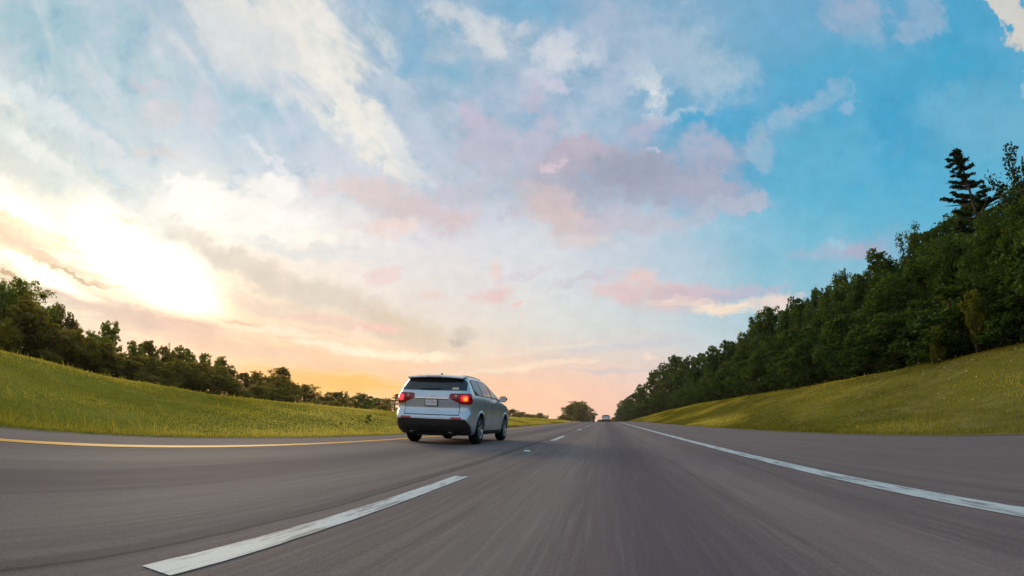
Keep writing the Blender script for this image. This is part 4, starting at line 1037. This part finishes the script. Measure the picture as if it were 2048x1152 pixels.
        wb = lambda y: 1.235 - .03 * (y - .8) / 2.6
        def side_panel(nm, par, mat, y0, y1, lo, hi, off, n=10, **kw):
            return panel(nm, par, mat, S(y0, y1, n), lo, hi, off, by_y=s, **kw)
        band = side_panel('window_surround', root, M_PLASTIC, .66, 3.27, lambda y: min(wb(y) - .018, wt(y) - .02), lambda y: max(wt(y) + .018, wb(y)) , .003, n=34, nz=6, depth=.006)
        side_panel('side_window', band, M_SIDEGLASS, .72, 1.29, lambda y: wb(y) + .12 * max(0, 1.0 - y) / .3, wt, .0065, nz=5, depth=.004)
        side_panel('side_window', band, M_SIDEGLASS, 1.35, 2.22, wb, wt, .0065, n=16, nz=5, depth=.004)
        side_panel('side_window', band, M_SIDEGLASS, 2.31, 3.20, wb, wt, .0065, n=18, nz=5, depth=.004)
        for y in (2.28, 3.36): side_panel('door_seam', root, M_GAP, y, y + .010, .34, lambda q: wb(q) - .02, .0022, n=2, nz=14, depth=.004)
        side_panel('door_seam', root, M_GAP, 1.30 + .26, 1.31 + .26, .50, lambda q: wb(q) - .02, .0022, n=2, nz=14, depth=.004)
        side_panel('sill_trim', root, M_PLASTIC, 1.56, 3.42, .235, .33, .010, n=20, nz=3)
        side_panel('body_moulding', root, paint, 1.58, 3.38, .47, .51, .014, n=20, nz=3)
        for y in (1.66, 2.52):
            hb = bmesh.new(); x = at_s(1.07, at_y(1.07, y + .09, 1))[0]
            rbox(hb, (s * (x + .026), y + .09, 1.07), (.022, .20, .030), .009); rbox(hb, (s * (x + .008), y + .09, 1.07), (.010, .15, .055), .004)
            obj('door_handle', bm_mesh('door_handle', hb), [paint], root)
        mb = bmesh.new(); rbox(mb, (s * 1.085, 3.14, 1.215), (.235, .12, .165), .045, 4)
        mo = obj('side_mirror', bm_mesh('side_mirror', mb), M_PLASTIC, root)
        gb = bmesh.new(); rbox(gb, (s * 1.085, 3.078, 1.215), (.185, .006, .120), .002); obj('mirror_glass', bm_mesh('mirror_glass', gb), M_CHROME, mo)
        ab = bmesh.new(); rbox(ab, (s * .955, 3.16, 1.165), (.14, .07, .04), .012); obj('mirror_arm', bm_mesh('mirror_arm', ab), M_PLASTIC, mo)
        # flared arch lips
        for ay in (AX_R, AX_F):
            fl, rings_ = bmesh.new(), []
            for k in range(25):
                a = rad(-18 + 216 * k / 24); row = []
                for rr_, dx in ((.412, .002), (.418, .018), (.452, .014), (.470, .000), (.47, -.03), (.412, -.03)):
                    y, z = ay + rr_ * math.cos(a), .375 + rr_ * math.sin(a)
                    x = at_s(max(z, .23), at_y(max(z, .23), y, 1))[0]; row.append(fl.verts.new((s * (x + dx), y, z)))
                rings_.append(row)
            for a_, b_ in zip(rings_, rings_[1:]):
                for j in range(6): fl.faces.new((a_[j], b_[j], b_[(j + 1) % 6], a_[(j + 1) % 6]))
            bmesh.ops.recalc_face_normals(fl, faces=fl.faces)
            obj('wheel_arch', bm_mesh('wheel_arch', fl, 50), paint, root)
            # wheel
            wb_ = bmesh.new(); cx = s * .845
            prof = [(-.12, .235), (-.122, .30), (-.112, .345), (-.085, WR - .004), (0, WR), (.085, WR - .004), (.112, .345), (.122, .30), (.12, .235), (.10, .228), (-.10, .228), (-.12, .235)]
            lathe_x(wb_, [(p, r) for p, r in prof], 48, cx, ay, WR)
            for k in range(40):
                a = math.tau * k / 40
                for x_ in (-.055, .055):
                    rbox(wb_, (cx + x_, ay + (WR + .0005) * math.cos(a), WR + (WR + .0005) * math.sin(a)), (.05, .012, .035), 0, 1, Matrix.Rotation(a, 3, 'X'))
            ty = obj('wheel', bm_mesh('wheel', wb_, 60), M_RUBBER, root)
            rb = bmesh.new(); o_ = s * .105
            lathe_x(rb, [(s * .118, .240), (s * .122, .232), (s * .105, .215), (s * .02, .205), (-s * .11, .205), (-s * .11, .24)], 48, cx, ay, WR)
            for k in range(5):
                a0 = math.tau * k / 5 + .3
                for da in (-.13, .13):
                    vs = rbox(rb, (0, 0, .125), (.028, .030, .19), .006, 1)
                    Rm = Matrix.Rotation(a0 + da, 3, 'X')
                    for v in vs:
                        if v.is_valid: v.co = Rm @ v.co + Vector((cx + s * (.092 - .1 * 0), ay, WR))
            lathe_x(rb, [(s * .115, .001), (s * .115, .035), (s * .105, .055), (s * .07, .060)], 24, cx, ay, WR)
            obj('rim', bm_mesh('rim', rb, 40), M_RIM, ty)
            db = bmesh.new(); lathe_x(db, [(s * .055, .001), (s * .055, .165), (s * .03, .165), (s * .03, .001)], 32, cx, ay, WR); obj('brake_disc', bm_mesh('brake_disc', db), M_UNDER, ty)
        # headlamp and exhaust
        hl = bmesh.new(); rbox(hl, (s * .66, 4.62, .83), (.42, .26, .15), .05, 3); obj('headlight', bm_mesh('headlight', hl), M_HEAD, root)
        ex = bmesh.new(); r1 = lambda q: [(q, .036), (q, .030)]
        rings2 = []
        for (yy, r_) in ((.30, .038), (.055, .038), (.050, .034), (.055, .030), (.28, .030)):
            rings2.append([ex.verts.new((s * .50 + r_ * 1.3 * math.cos(math.tau * k / 20), yy, .262 + r_ * math.sin(math.tau * k / 20))) for k in range(20)])
        for a_, b_ in zip(rings2, rings2[1:]):
            for k in range(20): ex.faces.new((a_[k], a_[(k + 1) % 20], b_[(k + 1) % 20], b_[k]))
        obj('exhaust_pipe', bm_mesh('exhaust_pipe', ex, 50), M_CHROME, root)
    # windscreen on the nose side of the cabin
    wv = []; zs = np.linspace(1.20, 1.62, 9)
    for z in zs:
        O = outline(z)[::-1]; hw = O[:, 0].max() * .86
        for t in np.linspace(-1, 1, 17):
            x = hw * t; y = np.interp(abs(x), O[:16, 0], O[:16, 1]); wv.append((x, y + .008, z + .004))
    wf = [(j * 17 + i, j * 17 + i + 1, (j + 1) * 17 + i + 1, (j + 1) * 17 + i) for j in range(8) for i in range(16)]
    obj('windscreen', pymesh('windscreen', wv, wf), M_GLASS, root)
    # grille, underbody, axle and spare parts seen under the tail
    gb = bmesh.new(); rbox(gb, (0, 4.86, .70), (.80, .05, .24), .03); obj('grille', bm_mesh('grille', gb), M_CHROME, root)
    ub = bmesh.new(); rbox(ub, (0, 2.45, .235), (1.16, 4.1, .05), .02); rbox(ub, (0, AX_R, .26), (1.3, .09, .09), .03); rbox(ub, (.05, AX_R, .27), (.28, .3, .20), .06); rbox(ub, (-.35, .55, .27), (.55, .26, .14), .05)
    obj('underbody', bm_mesh('underbody', ub), M_UNDER, root)
    return root
suv = build_suv(P_SILVER, 'suv', 'silver-blue SUV in the left lane with its tail lamps lit, seen from behind')
SC = .92
suv.scale = (SC * .985, SC * 1.07, SC * 1.01); suv.location = (-3.83, 12.72, 0.004); suv.rotation_euler = (0, 0, rad(-2.4))
far = build_suv(P_WHITE, 'suv', 'small distant white vehicle ahead in our lane at the end of the road')
far.scale = (.96, .96, .93); far.location = (.06, 134.0, float(road_z(135.5)))
# ------------------------------------------------------------------ evening haze: a closed box of thin warm air round the scene
hz_m, N, out = material('haze')
v = N.n('ShaderNodeVolumePrincipled'); v.inputs['Color'].default_value = (1.0, .90, .74, 1); v.inputs['Density'].default_value = .00013; v.inputs['Anisotropy'].default_value = .55
N.link(v.outputs[0], out.inputs['Volume'])
bm = bmesh.new(); bmesh.ops.create_cube(bm, size=1)
for q in bm.verts: q.co = Vector((q.co.x * 2600, q.co.y * 2600 + 900, (34.0 if q.co.z > 0 else -45.0)))
hm = bpy.data.meshes.new('haze'); bm.to_mesh(hm); bm.free()
tag(obj('haze', hm, hz_m), 'thin warm evening haze filling the air', 'haze', kind='stuff')
